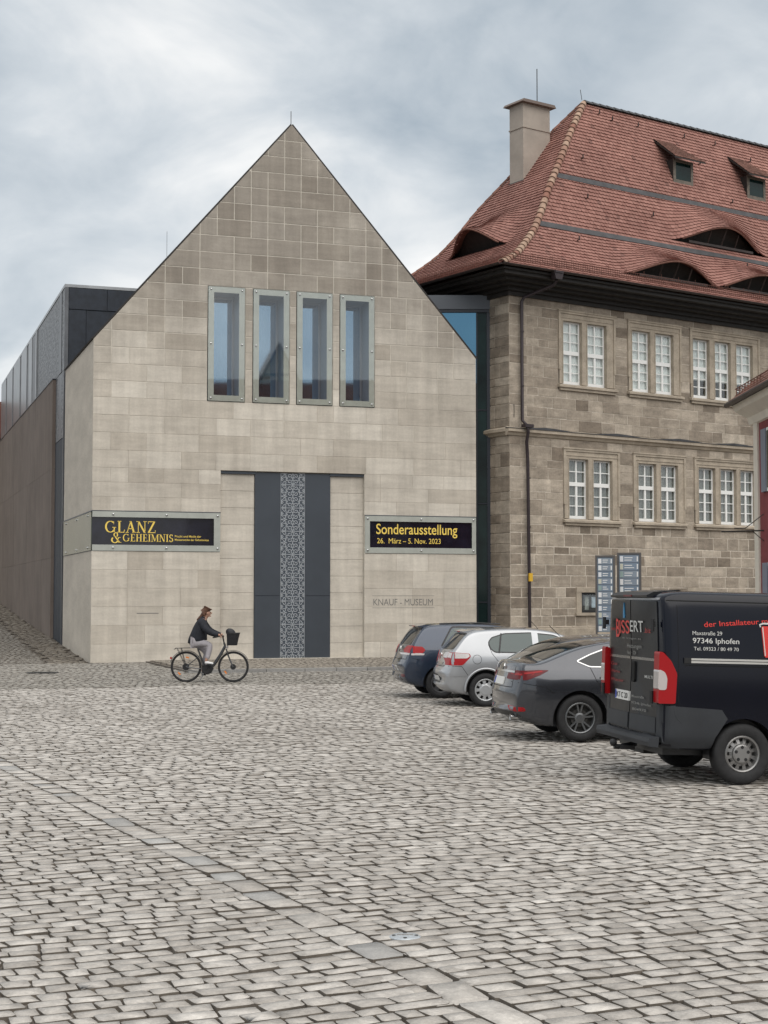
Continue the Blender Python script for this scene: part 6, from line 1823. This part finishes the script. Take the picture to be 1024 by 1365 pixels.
MB().tube([b.v[(len(rings) - 1) * n + k] for k in range(n)], .012, 6, closed=True).build('basket_rim', TRIM, bas)
bg_ = props(MB().ball((0, 0, 0), (.13, .11, .10), 10).build('bag', pbr('dark_bag', (.012, .012, .016), .6), smooth=True), 'small dark bag sticking up out of the bicycle basket', 'bag')
bg_.location = (-4.86 + 1.09, 37.95, 1.21); bg_.rotation_euler = (0, .5, 0)

# ------------------------------------------------------------------ rider
def skin(name, verts, edges, radii, mat, parent, sub=2):
    me = bpy.data.meshes.new(name); me.from_pydata(verts, edges, [])
    o = bpy.data.objects.new(name, me); COL.objects.link(o)
    sm = o.modifiers.new('s', 'SKIN'); sm.use_smooth_shade = True
    for i, r in enumerate(radii):
        d = me.skin_vertices[0].data[i]; d.radius = (r, r) if not isinstance(r, tuple) else r; d.use_root = (i == 0)
    su = o.modifiers.new('u', 'SUBSURF'); su.levels = sub
    bpy.context.view_layer.update()
    m2 = bpy.data.meshes.new_from_object(o.evaluated_get(bpy.context.evaluated_depsgraph_get()))
    o.modifiers.clear(); o.data = m2; m2.materials.clear(); m2.materials.append(mat)
    m2.polygons.foreach_set('use_smooth', [True] * len(m2.polygons))
    if parent is not None: o.parent = parent
    return o
SKIN = pbr('skin', (.42, .24, .17), .55); HAIR = pbr('brown_hair', (.095, .042, .022), .6, noise=.4, nscale=20); JAC = pbr('black_jacket', (.012, .014, .02), .85, noise=.3, nscale=8, bump=.4); TRO = pbr('grey_trousers', (.36, .34, .36), .9, noise=.15, nscale=6, bump=.3); SHO = pbr('white_shoes', (.7, .7, .7), .5)
pr = empty('person', (-4.86, 37.95, 0), 0, 'person in black jacket and light grey trousers riding a bicycle', 'person')
# skeleton: 0 pelvis 1 waist 2 chest 3 neckbase 4 neck 5 head low 6 head 7 crown ; arms ; legs
V_ = [(.20, 0, 1.02), (.25, 0, 1.16), (.34, 0, 1.36), (.42, 0, 1.52), (.46, 0, 1.585), (.505, 0, 1.64), (.525, 0, 1.70), (.515, 0, 1.765),
      (.41, -.17, 1.48), (.58, -.23, 1.25), (.80, -.27, 1.17), (.87, -.28, 1.15),
      (.41, .17, 1.48), (.58, .23, 1.25), (.80, .27, 1.17), (.87, .28, 1.15),
      (.24, -.10, .98), (.60, -.12, .93), (.53, -.14, .60), (.50, -.145, .50), (.62, -.15, .465),
      (.24, .10, .98), (.50, .12, .72), (.42, .14, .36), (.38, .145, .24), (.50, .15, .20)]
E_ = [(0, 1), (1, 2), (2, 3), (3, 4), (4, 5), (5, 6), (6, 7), (3, 8), (8, 9), (9, 10), (10, 11), (3, 12), (12, 13), (13, 14), (14, 15), (0, 16), (16, 17), (17, 18), (18, 19), (19, 20), (0, 21), (21, 22), (22, 23), (23, 24), (24, 25)]
R_ = [.12, .11, .125, .08, .052, .075, .092, .06, .055, .043, .03, .028, .055, .043, .03, .028, .085, .062, .045, .035, .03, .085, .062, .045, .035, .03]
body = skin('body', V_, E_, R_, SKIN, pr)
# face: nose, mouth, eyes, ear joined into the body mesh
fb_ = MB(); fb_.ball((.613, 0, 1.69), (.02, .014, .022), 8).ball((.594, 0, 1.652), (.018, .022, .008), 8).ball((.575, 0, 1.618), (.03, .03, .02), 8).ball((.53, -.088, 1.69), (.018, .012, .026), 8).ball((.53, .088, 1.69), (.018, .012, .026), 8)
fo = fb_.build('face', SKIN, None, smooth=True)
bm = bmesh.new(); bm.from_mesh(body.data); bm.from_mesh(fo.data); bm.to_mesh(body.data); bm.free(); bpy.data.objects.remove(fo)
for sy in (-1, 1): MB().ball((.592, sy * .035, 1.705), (.008, .012, .008), 6).build('eye', TRIM, pr)
# hands with fingers round the grips
for sy in (-1, 1):
    for k in range(4):
        y = sy * (.265 + .02 * k)
        L_ = (.9, 1, .95, .8)[k]
        skin('finger', [(.865, y, 1.14), (.885 + .01 * L_, y, 1.125), (.88 + .012 * L_, y, 1.10), (.865, y, 1.09)], [(0, 1), (1, 2), (2, 3)], [.010, .009, .0085, .007], SKIN, body, 1)
    skin('thumb', [(.85, sy * .25, 1.14), (.87, sy * .235, 1.125), (.885, sy * .24, 1.105)], [(0, 1), (1, 2)], [.011, .010, .008], SKIN, body, 1)
JV = [(.385, 0, 1.44), (.39, -.15, 1.465), (.54, -.235, 1.25), (.69, -.26, 1.19), (.83, -.275, 1.155), (.39, .15, 1.465), (.54, .235, 1.25), (.69, .26, 1.19), (.83, .275, 1.155)]
jk = skin('jacket', JV, [(0, 1), (1, 2), (2, 3), (3, 4), (0, 5), (5, 6), (6, 7), (7, 8)], [.12, .10, .092, .074, .054, .10, .092, .074, .054], JAC, pr)
tj = MB(); NR = 20
RG = [(.285, .985, .215, .185), (.275, 1.0, .240, .205), (.28, 1.10, .225, .205), (.305, 1.22, .200, .200), (.34, 1.34, .178, .195), (.375, 1.44, .150, .185), (.40, 1.50, .118, .160), (.42, 1.545, .082, .105), (.432, 1.585, .068, .078), (.434, 1.60, .060, .070)]
for i, (cx_, cz_, dx_, wy_) in enumerate(RG):
    for k in range(NR):
        a = 2 * PI * k / NR
        fold = 1 + .025 * math.sin(5 * a + i * .9) + .02 * math.sin(3 * a - i * 1.7)
        tj.v.append((cx_ + dx_ * math.cos(a) * fold, wy_ * math.sin(a) * fold, cz_ + (.045 if i < 5 else .0) * math.cos(a) * (1 - i / 6) - (.03 * math.cos(a) if i > 5 else 0)))
for i in range(len(RG) - 1):
    for k in range(NR): tj.f.append([i * NR + k, i * NR + (k + 1) % NR, (i + 1) * NR + (k + 1) % NR, (i + 1) * NR + k]); tj.m.append(0); tj.t.append(.5)
tj.f.append(list(range(NR))); tj.m.append(0); tj.t.append(.5)
tjo = fixn(tj.build('torso', JAC, None, smooth=True))
bm = bmesh.new(); bm.from_mesh(jk.data); bm.from_mesh(tjo.data); bm.to_mesh(jk.data); bm.free(); bpy.data.objects.remove(tjo)
skin('trousers', [(.20, 0, .99), (.24, -.10, .98), (.42, -.115, .955), (.60, -.12, .925), (.575, -.13, .76), (.53, -.14, .56), (.24, .10, .98), (.38, .11, .84), (.50, .12, .72), (.45, .13, .52), (.42, .14, .34)],
     [(0, 1), (1, 2), (2, 3), (3, 4), (4, 5), (0, 6), (6, 7), (7, 8), (8, 9), (9, 10)], [.14, .12, .10, .085, .075, .062, .12, .10, .085, .075, .062], TRO, pr)
for sy, (x, z) in ((-1, (.50, .49)), (1, (.38, .225))):
    skin('shoe', [(x - .03, sy * .145, z + .0), (x + .03, sy * .145, z - .008), (x + .12, sy * .15, z - .022), (x + .19, sy * .15, z - .03)], [(0, 1), (1, 2), (2, 3)], [(.05, .045), (.048, .042), (.045, .032), (.035, .022)], SHO, pr)
hr = skin('hair', [(.50, 0, 1.725), (.52, 0, 1.765), (.46, 0, 1.70), (.42, 0, 1.63), (.34, 0, 1.56), (.26, 0, 1.50)], [(1, 0), (0, 2), (2, 3), (3, 4), (4, 5)], [.098, .075, .09, .065, .045, .02], HAIR, pr)
hr.location = (-.008, 0, .012)

# ------------------------------------------------------------------ houses behind the viewer, seen in the glass
def old_house(loc, yaw, wd, dp, ev, rdg, label, wallm, roofm, beams=True):
    h = empty('town_house', loc, yaw, label, 'building', 'houses on the near side of the square')
    MB().prism([(-wd / 2, 0), (wd / 2, 0), (wd / 2, ev), (0, rdg - .1), (-wd / 2, ev)], 0, dp).build('wall', wallm, h)
    r = MB()
    for s in (-1, 1): r.prism([(0, rdg), (s * (wd / 2 + .5), ev - .45), (s * (wd / 2 + .5), ev - .25), (0, rdg + .2)], -.4, dp + .4)
    r.build('roof', roofm, h, tinted=True)
    if beams:
        b = MB()
        for k in range(5): z = ev + k * (rdg - ev) / 5; hw = (wd / 2) * (1 - k / 5) ; b.box(-hw, hw, -.04, 0, z - .1, z + .1)
        for k in range(-4, 5): x = k * wd / 9; zt = ev + (rdg - ev) * (1 - abs(x) / (wd / 2)) - .2; b.box(x - .09, x + .09, -.05, 0, ev - 3, zt)
        b.build('timber_frame', MT['timber'], h)
    for i in range(4):
        for j in range(3):
            x = (i - 1.5) * wd / 4.5; z = 1.2 + j * 3
            if z + 1.6 > ev: continue
            wv = MB().box(x - .55, x + .55, -.05, 0, z, z + 1.6).build('window', MT['white'], h)
            MB().box(x - .48, x - .03, -.06, -.051, z + .07, z + 1.53).build('pane', MT['darkglass'], wv); MB().box(x + .03, x + .48, -.06, -.051, z + .07, z + 1.53).build('pane', MT['darkglass'], wv)
    return h
old_house((29.5, 0, 0), 214, 11, 13, 9.5, 20.3, 'half timbered gabled house seen mirrored in the tall museum windows', MT['cream'], MT['tile_old'])
old_house((48, 12, 0), 304, 12, 13, 9, 18.6, 'broad tiled roof mirrored in the rightmost tall museum window', MT['render'], MT['tile_old'], False)
old_house((24.4, -3.5, 0), 304, 11, 17, 8.5, 17.6, 'tiled house mirrored low in the leftmost tall museum window', MT['render'], MT['tile_old'], False)
